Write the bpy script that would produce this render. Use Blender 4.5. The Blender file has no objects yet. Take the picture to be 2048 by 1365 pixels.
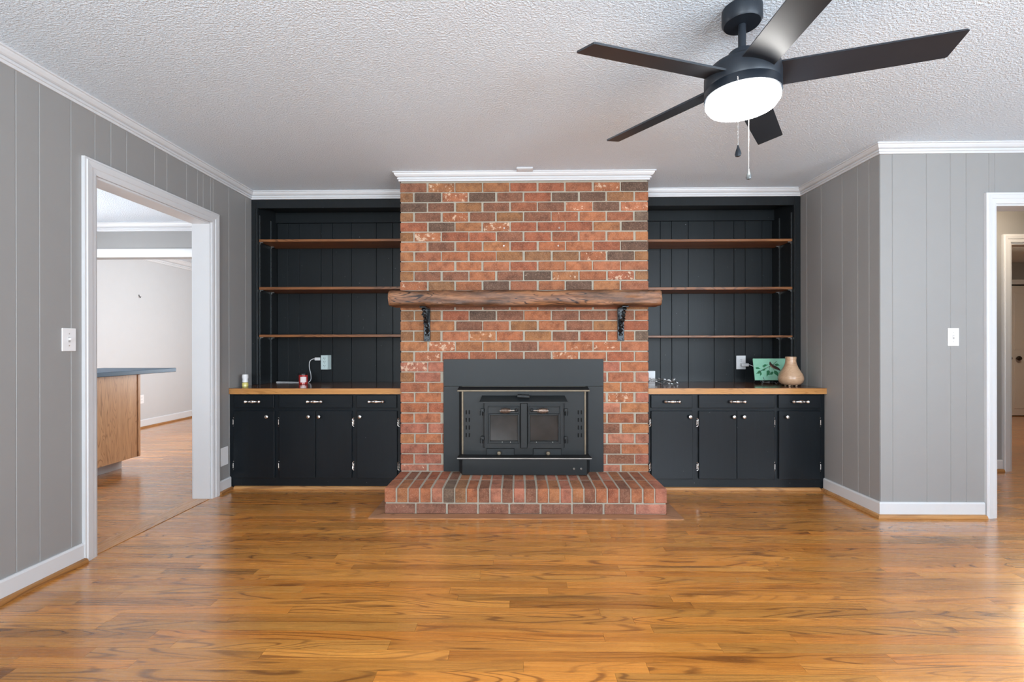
import bpy, bmesh, math, random
from mathutils import Vector, Matrix, noise
random.seed(7)
PI = math.pi
scene = bpy.context.scene
COL = scene.collection
# ------------------------------------------------------------------ camera
CAM_H, YAW, ROLL = 1.123, 0.0153, -0.0017
cam = bpy.data.cameras.new('camera'); cam.sensor_width = 36.0
cam.lens = 948.08 / 2048 * 36.0
cam.shift_x = (1024 - 1021.96) / 2048; cam.shift_y = (693.09 - 682.5) / 2048
cam.clip_start = 0.02
cam_o = bpy.data.objects.new('camera', cam); COL.objects.link(cam_o)
_c, _s = math.cos(YAW), math.sin(YAW)
_R = Vector((_c, _s, 0)); _F = Vector((-_s, _c, 0)); _U = Vector((0, 0, 1))
_cr, _sr = math.cos(ROLL), math.sin(ROLL)
_R2 = _R * _cr + _U * _sr; _U2 = _U * _cr - _R * _sr
cam_o.matrix_world = Matrix(((_R2.x, _U2.x, -_F.x, 0), (_R2.y, _U2.y, -_F.y, 0), (_R2.z, _U2.z, -_F.z, CAM_H), (0, 0, 0, 1)))
scene.camera = cam_o
# ------------------------------------------------------------------ world, window light, exposure
w = bpy.data.worlds.new('world'); scene.world = w; w.use_nodes = True
w.node_tree.nodes['Background'].inputs[0].default_value = (0.62, 0.78, 1.0, 1)
w.node_tree.nodes['Background'].inputs[1].default_value = 1.0
def area(name, loc, direction, sx, sy, power, color):
    l = bpy.data.lights.new(name, 'AREA'); l.shape = 'RECTANGLE'; l.size = sx; l.size_y = sy
    l.energy = power; l.color = color
    o = bpy.data.objects.new(name, l); COL.objects.link(o); o.location = loc
    o.rotation_euler = Vector(direction).to_track_quat('-Z', 'Y').to_euler()
    return o
area('daylight_rear_right', (2.3, -1.84, 1.35), (0, 1, 0.95), 2.0, 1.6, 98, (0.79, 0.905, 1.0))  # daylight lamps behind the added windows; living room ones tilt up for the ceiling
area('daylight_rear_left', (-0.9, -1.84, 1.35), (0, 1, 0.95), 1.6, 1.6, 96, (0.84, 0.94, 1.0))
area('daylight_right', (4.54, -0.6, 1.35), (-1, 0, 0.95), 1.6, 1.6, 72, (0.79, 0.905, 1.0))
area('daylight_kitchen', (-5.34, 3.3, 1.45), (1, 0, 0), 1.5, 1.1, 75, (0.93, 0.97, 1.0))
area('daylight_dining', (-2.24, 6.1, 1.4), (-1, 0, 0), 1.3, 1.4, 50, (0.95, 0.98, 1.0))
scene.view_settings.view_transform = 'Standard'
scene.view_settings.look = 'None'
scene.view_settings.exposure = 1.1
scene.view_settings.gamma = 1.0
scene.view_settings.use_curve_mapping = False
try:
    scene.cycles.max_bounces = 10; scene.cycles.diffuse_bounces = 5
    scene.cycles.caustics_reflective = False; scene.cycles.caustics_refractive = False
    scene.cycles.sample_clamp_indirect = 6
except Exception: pass

# ------------------------------------------------------------------ key dimensions (metres)
H = 2.44
XL, XR = -2.273, 2.366          # left wall, short return wall
YA, YB = 4.005, 4.34            # bookcase front plane, bookcase back
YC2 = 3.138                     # wall right of the return
YCH = 3.597                     # chimney face
CX0, CX1 = -0.897, 0.984        # chimney sides
YH = 3.162                      # hearth front
HH = 0.173                      # hearth height
YCF = 3.671                     # counter front
YCAB = 3.70                     # cabinet face
ZC = 0.798                      # counter top
XRW, YRW = 4.4, -1.7            # right wall, rear wall behind the camera
XK = -5.2                       # kitchen and dining left wall
YK = 4.99                       # header between kitchen and dining room
YD = 8.6
YHW = 4.30                      # hall back wall

# ------------------------------------------------------------------ materials
def mat(name):
    m = bpy.data.materials.new(name); m.use_nodes = True
    nt = m.node_tree; return m, nt, nt.nodes['Principled BSDF']
def nd(nt, t, **kw):
    n = nt.nodes.new(t)
    for k, v in kw.items():
        if k.startswith('i_'): n.inputs[k[2:].replace('_', ' ')].default_value = v
        else: setattr(n, k, v)
    return n
def mathn(nt, op, a, b=None):
    n = nt.nodes.new('ShaderNodeMath'); n.operation = op
    for i, v in enumerate((a, b)):
        if v is None: continue
        if isinstance(v, (int, float)): n.inputs[i].default_value = v
        else: nt.links.new(v, n.inputs[i])
    return n.outputs[0]
def mixc(nt, fac, a, b, mode='MIX'):
    n = nt.nodes.new('ShaderNodeMix'); n.data_type = 'RGBA'; n.blend_type = mode
    for i, v in ((0, fac), (6, a), (7, b)):
        if isinstance(v, (int, float)): n.inputs[i].default_value = v
        elif isinstance(v, tuple): n.inputs[i].default_value = (*v, 1) if len(v) == 3 else v
        else: nt.links.new(v, n.inputs[i])
    return n.outputs[2]
def ramp(nt, src, stops):
    n = nt.nodes.new('ShaderNodeValToRGB'); e = n.color_ramp.elements
    while len(e) < len(stops): e.new(0.5)
    for el, (p, c) in zip(e, stops):
        el.position = p; el.color = (c, c, c, 1) if isinstance(c, (int, float)) else (*c, 1)
    nt.links.new(src, n.inputs[0]); return n.outputs[0]
def position(nt, scale=(1, 1, 1), add=None):
    g = nt.nodes.new('ShaderNodeNewGeometry'); out = g.outputs['Position']
    if add is not None:
        a = nt.nodes.new('ShaderNodeVectorMath'); a.operation = 'ADD'
        nt.links.new(out, a.inputs[0]); nt.links.new(add, a.inputs[1]); out = a.outputs[0]
    mp = nt.nodes.new('ShaderNodeVectorMath'); mp.operation = 'MULTIPLY'; mp.inputs[1].default_value = scale
    nt.links.new(out, mp.inputs[0]); return mp.outputs[0]
def noi(nt, vec, scale, detail=3, rough=0.5, dist=0.0):
    n = nt.nodes.new('ShaderNodeTexNoise'); n.inputs['Scale'].default_value = scale
    n.inputs['Detail'].default_value = detail; n.inputs['Roughness'].default_value = rough
    n.inputs['Distortion'].default_value = dist
    nt.links.new(vec, n.inputs['Vector']); return n.outputs[0]
def bump(nt, p, h, strength, dist):
    b = nt.nodes.new('ShaderNodeBump'); b.inputs['Strength'].default_value = strength; b.inputs['Distance'].default_value = dist
    nt.links.new(h, b.inputs['Height']); nt.links.new(b.outputs[0], p.inputs['Normal'])
def plain(name, col, rough=0.5, metal=0.0, vary=0.06, scale=8.0, bmp=0.0, bscale=200, coat=0.0):
    m, nt, p = mat(name)
    n = noi(nt, position(nt), scale, 3)
    a = tuple(c * (1 - vary) for c in col); b = tuple(min(1, c * (1 + vary)) for c in col)
    nt.links.new(mixc(nt, n, a, b), p.inputs['Base Color'])
    p.inputs['Roughness'].default_value = rough; p.inputs['Metallic'].default_value = metal
    p.inputs['Coat Weight'].default_value = coat
    if bmp: bump(nt, p, noi(nt, position(nt), bscale, 2), bmp, 0.002)
    return m
def set_specular(m, v):
    m.node_tree.nodes['Principled BSDF'].inputs['Specular IOR Level'].default_value = v; return m
def wood(name, lo, mid, hi, axis='X', rough=0.35, grain=1.0, tint=False, contrast=1.0, coat=0.0, patch=0.0):
    m, nt, p = mat(name)
    ax = 'XYZ'.index(axis)
    add = None
    if tint:
        at = nd(nt, 'ShaderNodeAttribute', attribute_name='tint')
        sep = nt.nodes.new('ShaderNodeSeparateColor'); nt.links.new(at.outputs['Color'], sep.inputs[0])
        cm = nt.nodes.new('ShaderNodeCombineXYZ')
        nt.links.new(mathn(nt, 'MULTIPLY', sep.outputs[1], 37.0), cm.inputs[0])
        nt.links.new(mathn(nt, 'MULTIPLY', sep.outputs[1], 19.0), cm.inputs[1])
        add = cm.outputs[0]
    def sv(along, across):
        v = [across] * 3; v[ax] = along; return tuple(v)
    rings = noi(nt, position(nt, sv(0.9 * grain, 7.5 * grain), add), 1.0, 1.5, 0.4, 0.6)
    lines = mathn(nt, 'SINE', mathn(nt, 'MULTIPLY', rings, 85.0))
    lines = ramp(nt, lines, ((0.0, 0.0), (0.62, 0.12), (1.0, 1.0)))
    lmask = ramp(nt, noi(nt, position(nt, sv(0.5 * grain, 5 * grain), add), 1.3, 2), ((0.36, 0.0), (0.56, 1.0)))
    lines = mathn(nt, 'MULTIPLY', lines, lmask)
    fine = noi(nt, position(nt, sv(5 * grain, 190 * grain), add), 1.0, 3, 0.6)
    broad = noi(nt, position(nt, sv(1.0 * grain, 14 * grain), add), 1.0, 3, 0.55)
    c = mixc(nt, ramp(nt, broad, ((0.30, 0.0), (0.70, 1.0))), mid, hi)
    c = mixc(nt, mathn(nt, 'MULTIPLY', ramp(nt, fine, ((0.45, 0.0), (0.75, 1.0))), 0.45 * contrast), c, lo)
    c = mixc(nt, mathn(nt, 'MULTIPLY', lines, 0.72 * contrast), c, lo)
    if tint:
        knots = ramp(nt, noi(nt, position(nt, sv(2.2, 26.0), add), 1.0, 2, 0.5), ((0.66, 0.0), (0.78, 1.0)))
        c = mixc(nt, mathn(nt, 'MULTIPLY', knots, 0.75), c, tuple(v * 0.55 for v in lo))
        val = mathn(nt, 'ADD', mathn(nt, 'MULTIPLY', sep.outputs[0], 0.64), 0.66)
        cc = nt.nodes.new('ShaderNodeCombineColor')
        nt.links.new(val, cc.inputs[0])
        nt.links.new(mathn(nt, 'MULTIPLY', val, mathn(nt, 'ADD', mathn(nt, 'MULTIPLY', sep.outputs[2], 0.16), 0.90)), cc.inputs[1])
        nt.links.new(mathn(nt, 'MULTIPLY', val, mathn(nt, 'ADD', mathn(nt, 'MULTIPLY', sep.outputs[2], 0.35), 0.78)), cc.inputs[2])
        c = mixc(nt, 1.0, c, cc.outputs[0], 'MULTIPLY')
    if patch:
        pn = ramp(nt, noi(nt, position(nt, sv(3.0, 16.0)), 1.0, 5, 0.7), ((0.34, 1 - patch), (0.66, 1 + patch * 0.35)))
        c = mixc(nt, 1.0, c, pn, 'MULTIPLY')
    nt.links.new(c, p.inputs['Base Color'])
    rr = mathn(nt, 'ADD', mathn(nt, 'MULTIPLY', fine, 0.12), rough - 0.06)
    nt.links.new(rr, p.inputs['Roughness'])
    p.inputs['Coat Weight'].default_value = coat; p.inputs['Coat Roughness'].default_value = 0.18
    bump(nt, p, fine, 0.12, 0.001)
    return m
def brick_material():
    m, nt, p = mat('brick_clay')
    at = nd(nt, 'ShaderNodeAttribute', attribute_name='tint')
    pos = position(nt)
    n1 = noi(nt, pos, 15, 5, 0.65); n2 = noi(nt, pos, 140, 4, 0.65)
    dark = mixc(nt, 1.0, at.outputs['Color'], (0.38, 0.34, 0.33), 'MULTIPLY')
    c = mixc(nt, ramp(nt, n1, ((0.42, 0.0), (0.72, 0.9))), at.outputs['Color'], dark)
    lite = mixc(nt, 0.25, c, (0.80, 0.52, 0.36))
    c = mixc(nt, ramp(nt, n2, ((0.48, 0.0), (0.70, 0.7))), c, lite)
    sp = noi(nt, pos, 34, 5, 0.72)
    th = mathn(nt, 'SUBTRACT', 0.86, mathn(nt, 'MULTIPLY', at.outputs['Alpha'], 0.31))
    spl = mathn(nt, 'MULTIPLY', mathn(nt, 'GREATER_THAN', sp, th), 0.62)
    c = mixc(nt, spl, c, (0.76, 0.58, 0.42))
    nt.links.new(c, p.inputs['Base Color']); p.inputs['Roughness'].default_value = 0.85
    bump(nt, p, mathn(nt, 'ADD', n2, mathn(nt, 'MULTIPLY', n1, 0.8)), 0.55, 0.003)
    return m
def ceiling_material():
    m, nt, p = mat('popcorn_ceiling')
    pos = position(nt)
    a = noi(nt, pos, 100, 3, 0.6); b = noi(nt, pos, 210, 2, 0.5)
    hgt = mathn(nt, 'ADD', ramp(nt, a, ((0.42, 0.0), (0.62, 1.0))), mathn(nt, 'MULTIPLY', b, 0.6))
    bump(nt, p, hgt, 0.65, 0.006)
    nt.links.new(mixc(nt, a, (0.745, 0.83, 0.915), (0.81, 0.895, 0.98)), p.inputs['Base Color'])
    p.inputs['Roughness'].default_value = 0.95
    return m
def black_paint(name, col, rough, axis='Z'):
    m, nt, p = mat(name)
    sc = [90, 90, 90]; sc['XYZ'.index(axis)] = 4
    g = noi(nt, position(nt, tuple(sc)), 1.0, 3, 0.6)
    c = mixc(nt, g, tuple(v * 0.8 for v in col), tuple(v * 1.25 for v in col))
    chips = mathn(nt, 'MULTIPLY', mathn(nt, 'GREATER_THAN', noi(nt, position(nt), 60, 2, 0.5), 0.775), 0.5)
    c = mixc(nt, chips, c, (0.35, 0.36, 0.37))
    nt.links.new(c, p.inputs['Base Color']); p.inputs['Roughness'].default_value = rough
    p.inputs['Specular IOR Level'].default_value = 0.27
    bump(nt, p, g, 0.25, 0.001)
    return m
def glass_pane():
    m = bpy.data.materials.new('window_glass'); m.use_nodes = True; nt = m.node_tree
    nt.nodes.clear()
    out = nt.nodes.new('ShaderNodeOutputMaterial'); mx = nt.nodes.new('ShaderNodeMixShader')
    t = nt.nodes.new('ShaderNodeBsdfTransparent'); g = nt.nodes.new('ShaderNodeBsdfGlossy')
    g.inputs['Roughness'].default_value = 0.02; mx.inputs[0].default_value = 0.06
    nt.links.new(t.outputs[0], mx.inputs[1]); nt.links.new(g.outputs[0], mx.inputs[2]); nt.links.new(mx.outputs[0], out.inputs[0])
    return m
def emit(name, col, s):
    m, nt, p = mat(name)
    n = noi(nt, position(nt), 3, 1)
    nt.links.new(mixc(nt, n, col, tuple(min(1, v * 1.02) for v in col)), p.inputs['Emission Color'])
    p.inputs['Base Color'].default_value = (*col, 1); p.inputs['Emission Strength'].default_value = s
    p.inputs['Roughness'].default_value = 0.4
    return m
M = {}
M['wall'] = plain('grey_wall_paint', (0.306, 0.300, 0.294), 0.55, vary=0.02, bmp=0.05)
M['light_wall'] = plain('pale_wall_paint', (0.56, 0.565, 0.575), 0.6, vary=0.02)
M['white'] = plain('white_trim_paint', (0.68, 0.685, 0.70), 0.35, vary=0.02)
M['plastic'] = plain('white_plastic', (0.84, 0.84, 0.85), 0.3, vary=0.01)
M['teal_plastic'] = plain('pale_green_plastic', (0.62, 0.74, 0.73), 0.35, vary=0.02)
M['ceiling'] = ceiling_material()
M['floor'] = wood('oak_floor', (0.15, 0.050, 0.014), (0.53, 0.200, 0.036), (0.69, 0.292, 0.060), 'X', 0.27, 1.0, tint=True, coat=0.9)
M['shoe'] = wood('oak_shoe', (0.22, 0.09, 0.03), (0.47, 0.22, 0.075), (0.55, 0.28, 0.10), 'X', 0.4)
M['shoe_y'] = wood('oak_shoe_long', (0.16, 0.065, 0.02), (0.36, 0.16, 0.05), (0.45, 0.21, 0.07), 'Y', 0.4)
M['threshold'] = wood('oak_threshold', (0.20, 0.075, 0.024), (0.50, 0.22, 0.066), (0.60, 0.28, 0.09), 'Y', 0.28, coat=0.6)
M['counter'] = wood('oak_counter', (0.23, 0.09, 0.025), (0.48, 0.22, 0.065), (0.58, 0.29, 0.095), 'X', 0.22, 2.2, coat=0.4, contrast=0.6)
M['counter_top'] = wood('oak_counter_top', (0.075, 0.028, 0.012), (0.19, 0.072, 0.028), (0.25, 0.10, 0.04), 'X', 0.14, 1.3, coat=0.6)
M['shelf'] = wood('stained_shelf', (0.07, 0.024, 0.010), (0.20, 0.075, 0.026), (0.30, 0.12, 0.042), 'X', 0.38, 1.3)
M['mantel'] = wood('rustic_mantel', (0.035, 0.013, 0.008), (0.20, 0.080, 0.036), (0.42, 0.19, 0.085), 'X', 0.5, 2.6, contrast=1.5, patch=0.72)
M['border'] = wood('hearth_border_wood', (0.15, 0.066, 0.033), (0.36, 0.175, 0.088), (0.44, 0.225, 0.12), 'X', 0.4)
M['oak_panel'] = wood('oak_panel', (0.28, 0.13, 0.058), (0.52, 0.275, 0.135), (0.62, 0.35, 0.18), 'Z', 0.4, 1.8)
M['brick'] = brick_material()
M['mortar'] = plain('mortar', (0.39, 0.352, 0.285), 0.95, vary=0.18, scale=40, bmp=0.6, bscale=160)
M['dark'] = black_paint('black_cabinet_paint', (0.0075, 0.0105, 0.0135), 0.30)
M['dark_x'] = black_paint('black_drawer_paint', (0.0075, 0.0105, 0.0135), 0.30, 'X')
M['dark_wall'] = black_paint('black_panel_paint', (0.0125, 0.0150, 0.0168), 0.38)
M['iron'] = plain('black_stove_iron', (0.015, 0.017, 0.018), 0.40, 0.0, vary=0.12, scale=14, bmp=0.15, bscale=300)
M['iron_panel'] = plain('charcoal_surround_steel', (0.019, 0.022, 0.024), 0.46, 0.0, vary=0.12, scale=5)
M['iron_dark'] = plain('black_iron_gap_shade', (0.004, 0.004, 0.0045), 0.6, vary=0.2)  # near-black iron; on the stove door frame it paints in shaded gaps
M['bracket'] = plain('hammered_black_iron', (0.018, 0.020, 0.022), 0.28, 0.6, vary=0.3, scale=60, bmp=0.8, bscale=70)
M['brass'] = plain('aged_brass', (0.17, 0.135, 0.095), 0.42, 0.7, vary=0.25, scale=30)
M['nickel'] = plain('brushed_nickel', (0.66, 0.62, 0.59), 0.25, 1.0, vary=0.08, scale=40)
M['copper'] = plain('worn_copper_coil', (0.42, 0.31, 0.25), 0.35, 0.9, vary=0.2, scale=60)
M['steel'] = plain('bright_steel', (0.62, 0.60, 0.57), 0.3, 1.0, vary=0.1, scale=40)
M['edge_steel'] = plain('worn_steel_edge', (0.30, 0.28, 0.26), 0.42, 0.9, vary=0.3, scale=20)
M['standard'] = plain('painted_steel_strip', (0.09, 0.10, 0.105), 0.35, 0.5, vary=0.5, scale=50)
M['soot_glass'] = plain('smoked_stove_glass', (0.030, 0.029, 0.028), 0.18, vary=0.7, scale=9)
M['fan'] = plain('matte_black_fan', (0.013, 0.018, 0.026), 0.45, 0.2, vary=0.06)
M['blade'] = plain('fan_blade_dark', (0.014, 0.018, 0.025), 0.40, 0.0, vary=0.1, scale=20)
M['bowl'] = emit('fan_lamp_glass', (1.0, 0.97, 0.93), 20.0)
M['warm_lamp'] = emit('warm_lamp_glass', (1.0, 0.80, 0.58), 26.0)
M['chain'] = plain('chain_steel', (0.50, 0.49, 0.48), 0.35, 0.8, vary=0.1)
M['glass'] = glass_pane()
M['red_jar'] = plain('red_candle_glass', (0.42, 0.025, 0.022), 0.15, vary=0.15, coat=0.5)
M['black_plastic'] = plain('black_plastic', (0.015, 0.012, 0.012), 0.3)
M['label'] = plain('candle_label_paper', (0.86, 0.74, 0.72), 0.6, vary=0.05, scale=120)
M['oil'] = plain('yellow_scented_oil', (0.72, 0.62, 0.18), 0.1, vary=0.1, coat=0.6)
M['tile'] = plain('mint_glazed_tile', (0.27, 0.56, 0.40), 0.18, vary=0.12, scale=25, coat=0.4)
M['leaf'] = plain('painted_leaf_green', (0.03, 0.17, 0.075), 0.25, vary=0.3, scale=80)
M['bird'] = plain('painted_bird_brown', (0.045, 0.026, 0.020), 0.25, vary=0.3, scale=80)
M['bird_breast'] = plain('painted_bird_breast', (0.30, 0.17, 0.10), 0.25, vary=0.3, scale=80)
M['vase'] = wood('turned_wood_vase', (0.40, 0.235, 0.135), (0.54, 0.335, 0.205), (0.62, 0.41, 0.26), 'X', 0.3, 1.6, contrast=0.7, coat=0.3)
M['kcounter'] = plain('dark_laminate', (0.020, 0.060, 0.105), 0.45, vary=0.2)
M['grey_kick'] = plain('grey_toe_kick', (0.45, 0.44, 0.43), 0.6)
M['bronze'] = plain('bronze_knob', (0.06, 0.045, 0.035), 0.3, 0.8)
M['bifold'] = plain('off_white_door_paint', (0.66, 0.63, 0.60), 0.45, vary=0.02)
for _k in ('iron', 'iron_panel'): set_specular(M[_k], 0.32)
M['dark_hole'] = plain('socket_slot', (0.03, 0.03, 0.03), 0.6)
M['black_hole'] = plain('vent_shadow', (0.0015, 0.0015, 0.0015), 0.95)
M['subfloor'] = plain('dark_subfloor', (0.05, 0.025, 0.012), 0.9)

# ------------------------------------------------------------------ mesh helpers
LOC = {}
def obj(name, bm, m, parent=None, smooth=False, tint=None):
    me = bpy.data.meshes.new(name)
    bmesh.ops.recalc_face_normals(bm, faces=bm.faces[:])
    xs = [v.co for v in bm.verts]
    ctr = Vector([(min(c[i] for c in xs) + max(c[i] for c in xs)) / 2 for i in range(3)])
    bmesh.ops.translate(bm, verts=bm.verts[:], vec=-ctr)
    if smooth:
        for f in bm.faces: f.smooth = True
    bm.to_mesh(me); bm.free()
    me.materials.append(m if not isinstance(m, str) else M[m])
    if tint is not None:
        a = me.attributes.new('tint', 'FLOAT_COLOR', 'POINT')
        for d in a.data: d.color = tint
    o = bpy.data.objects.new(name, me); COL.objects.link(o)
    if parent is not None:
        o.parent = parent; o.location = ctr - LOC[parent.name]
    else: o.location = ctr
    LOC[o.name] = ctr
    if smooth:
        try:
            me.set_sharp_from_angle(angle=math.radians(40))
        except Exception: pass
    return o
def tag(o, label=None, cat=None, group=None, kind=None):
    if label: o['label'] = label
    if cat: o['category'] = cat
    if group: o['group'] = group
    if kind: o['kind'] = kind
    return o
def thing(name, loc, label, cat, group=None):
    o = bpy.data.objects.new(name, None); COL.objects.link(o); o.location = loc
    o.empty_display_size = 0.05
    LOC[o.name] = Vector(loc)
    return tag(o, label, cat, group)
def struct(name, bm, m, label, smooth=False):
    return tag(obj(name, bm, m, None, smooth), label, None, None, 'structure')
def struct_empty(name, loc, label):
    o = bpy.data.objects.new(name, None); COL.objects.link(o); o.location = loc
    LOC[o.name] = Vector(loc)
    return tag(o, label, None, None, 'structure')
def box(bm, x0, x1, y0, y1, z0, z1, bev=0.0, seg=1):
    vs = [bm.verts.new((x, y, z)) for x in (x0, x1) for y in (y0, y1) for z in (z0, z1)]
    fs = [bm.faces.new([vs[i] for i in q]) for q in ((0, 1, 3, 2), (4, 6, 7, 5), (0, 4, 5, 1), (2, 3, 7, 6), (0, 2, 6, 4), (1, 5, 7, 3))]
    if bev:
        es = {e for f in fs for e in f.edges}
        bmesh.ops.bevel(bm, geom=list(es), offset=bev, segments=seg, affect='EDGES', profile=0.5)
    return vs
def B(*a, **k):
    bm = bmesh.new(); box(bm, *a, **k); return bm
def prism(bm, pts, lo, hi, axis):
    """polygon pts in the two other axes (in xyz order) extruded lo..hi along axis"""
    def mk(p, t):
        v = [p[0], p[1]]; v.insert(axis, t); return bm.verts.new(v)
    a = [mk(p, lo) for p in pts]; b = [mk(p, hi) for p in pts]
    n = len(pts); bm.faces.new(a); bm.faces.new(b[::-1])
    for i in range(n): bm.faces.new((a[i], a[(i + 1) % n], b[(i + 1) % n], b[i]))
def PR(pts, lo, hi, axis):
    bm = bmesh.new(); prism(bm, pts, lo, hi, axis); return bm
def lathe(bm, prof, center, axis=(0, 0, 1), seg=24, sx=1.0):
    """prof: list of (radius, height along axis)"""
    ax = Vector(axis).normalized()
    u = ax.orthogonal().normalized(); v = ax.cross(u); c = Vector(center); rings = []
    for r, h in prof:
        if r < 1e-6: rings.append([bm.verts.new(c + ax * h)])
        else: rings.append([bm.verts.new(c + ax * h + (u * math.cos(2 * PI * i / seg) * sx + v * math.sin(2 * PI * i / seg)) * r) for i in range(seg)])
    for a, b in zip(rings, rings[1:]):
        for i in range(seg):
            j = (i + 1) % seg
            if len(a) == 1 and len(b) == 1: continue
            if len(a) == 1: bm.faces.new((a[0], b[i], b[j]))
            elif len(b) == 1: bm.faces.new((a[i], b[0], a[j]))
            else: bm.faces.new((a[i], b[i], b[j], a[j]))
    if len(rings[0]) > 1: bm.faces.new(rings[0])
    if len(rings[-1]) > 1: bm.faces.new(rings[-1])
def LA(*a, **k):
    bm = bmesh.new(); lathe(bm, *a, **k); return bm
def tube(bm, pts, r, seg=8):
    P = [Vector(p) for p in pts]; rings = []; up = None
    for i, p in enumerate(P):
        t = (P[min(i + 1, len(P) - 1)] - P[max(i - 1, 0)]).normalized()
        if up is None: up = t.orthogonal().normalized()
        up = (up - t * up.dot(t)).normalized(); s = t.cross(up)
        rr = r[i] if isinstance(r, (list, tuple)) else r
        rings.append([bm.verts.new(p + (up * math.cos(2 * PI * k / seg) + s * math.sin(2 * PI * k / seg)) * rr) for k in range(seg)])
    for a, b in zip(rings, rings[1:]):
        for k in range(seg): bm.faces.new((a[k], a[(k + 1) % seg], b[(k + 1) % seg], b[k]))
    bm.faces.new(rings[0]); bm.faces.new(rings[-1][::-1])
def TU(*a, **k):
    bm = bmesh.new(); tube(bm, *a, **k); return bm
def smooth_path(pts, n=8):
    P = [Vector(p) for p in pts]; out = []
    for i in range(len(P) - 1):
        p0, p1, p2, p3 = P[max(i - 1, 0)], P[i], P[i + 1], P[min(i + 2, len(P) - 1)]
        for k in range(n):
            t = k / n
            out.append(0.5 * ((2 * p1) + (p2 - p0) * t + (2 * p0 - 5 * p1 + 4 * p2 - p3) * t * t + (3 * p1 - p0 - 3 * p2 + p3) * t ** 3))
    out.append(P[-1]); return out
def sweep(bm, path, prof):
    """moulding along a floor-plan path, profile (distance to the right of the path, z), mitred corners"""
    P = [Vector(p) for p in path]; rings = []
    for i, p in enumerate(P):
        d0 = (P[i] - P[i - 1]).normalized() if i else None
        d1 = (P[i + 1] - P[i]).normalized() if i < len(P) - 1 else None
        n0 = Vector((d0.y, -d0.x)) if d0 else None; n1 = Vector((d1.y, -d1.x)) if d1 else None
        if d0 is None: off = n1
        elif d1 is None: off = n0
        else: off = (n0 + n1) / (1 + n0.dot(n1))
        rings.append([bm.verts.new((p.x + off.x * a, p.y + off.y * a, z)) for a, z in prof])
    n = len(prof)
    for a, b in zip(rings, rings[1:]):
        for k in range(n): bm.faces.new((a[k], a[(k + 1) % n], b[(k + 1) % n], b[k]))
    bm.faces.new(rings[0]); bm.faces.new(rings[-1][::-1])
def SW(*a):
    bm = bmesh.new(); sweep(bm, *a); return bm
def wall_boxes(bm, s0, s1, z0, z1, holes, put):
    """rectangular wall s0..s1 with rectangular holes (a,b,lo,hi): calls put(sa,sb,za,zb)"""
    cuts = sorted({s0, s1, *[h[0] for h in holes], *[h[1] for h in holes]})
    cuts = [c for c in cuts if s0 <= c <= s1]
    for a, b in zip(cuts, cuts[1:]):
        hs = [h for h in holes if h[0] <= a + 1e-6 and h[1] >= b - 1e-6]
        if not hs: put(a, b, z0, z1)
        else:
            h = hs[0]
            if h[2] > z0: put(a, b, z0, h[2])
            if h[3] < z1: put(a, b, h[3], z1)
def wall_x(name, x0, x1, s0, s1, m, label, holes=(), z1=H):
    bm = bmesh.new(); wall_boxes(bm, s0, s1, 0, z1, holes, lambda a, b, c, d: box(bm, x0, x1, a, b, c, d)); return struct(name, bm, m, label)
def wall_y(name, y0, y1, s0, s1, m, label, holes=(), z1=H):
    bm = bmesh.new(); wall_boxes(bm, s0, s1, 0, z1, holes, lambda a, b, c, d: box(bm, a, b, y0, y1, c, d)); return struct(name, bm, m, label)
def board(parent, axis, pos, n, a, b, z0, z1, m, t=0.012, ch=0.0032, hole=None, name='board'):
    """V-grooved wall board: spans a..b along the wall, face at pos, n = +1/-1 direction of the face normal"""
    bm = bmesh.new()
    def piece(sa, sb, za, zb):
        if sb - sa < 0.004 or zb - za < 0.01: return
        c = min(ch, (sb - sa) / 3)
        pts = [(sa, pos - n * t), (sb, pos - n * t), (sb, pos - n * c), (sb - c, pos), (sa + c, pos), (sa, pos - n * c)]
        if axis == 'y': pts = [(p, s) for s, p in pts]
        prism(bm, pts, za, zb, 2)
    if hole and a < hole[1] and b > hole[0]:
        if a < hole[0]: piece(a, hole[0], z0, z1)
        piece(max(a, hole[0]), min(b, hole[1]), hole[3], z1)
        if b > hole[1]: piece(hole[1], b, z0, z1)
    else: piece(a, b, z0, z1)
    return obj(name, bm, m, parent)
def casing(parent, axis, pos, n, s0, s1, zt, m, w=0.075):
    """stepped door casing round an opening, legs and head mitred, as three pieces"""
    prof = [(0.0, 0.0), (0.0, 0.011), (0.010, 0.014), (0.030, 0.015), (0.034, 0.019), (w - 0.014, 0.022), (w - 0.010, 0.018), (w, 0.018), (w, 0.0)]
    def P(s, z, t): return (s, pos + n * t, z) if axis == 'x' else (pos + n * t, s, z)
    for which in range(3):
        bm = bmesh.new(); A = []; Bb = []
        for q, t in prof:
            if which == 0: A.append(P(s0 - q, 0.0, t)); Bb.append(P(s0 - q, zt + q, t))
            elif which == 1: A.append(P(s0 - q, zt + q, t)); Bb.append(P(s1 + q, zt + q, t))
            else: A.append(P(s1 + q, zt + q, t)); Bb.append(P(s1 + q, 0.0, t))
        a = [bm.verts.new(p) for p in A]; b = [bm.verts.new(p) for p in Bb]; k = len(a)
        for i in range(k): bm.faces.new((a[i], a[(i + 1) % k], b[(i + 1) % k], b[i]))
        bm.faces.new(a); bm.faces.new(b[::-1])
        obj('head_casing' if which == 1 else 'leg_casing', bm, m, parent)

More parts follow.
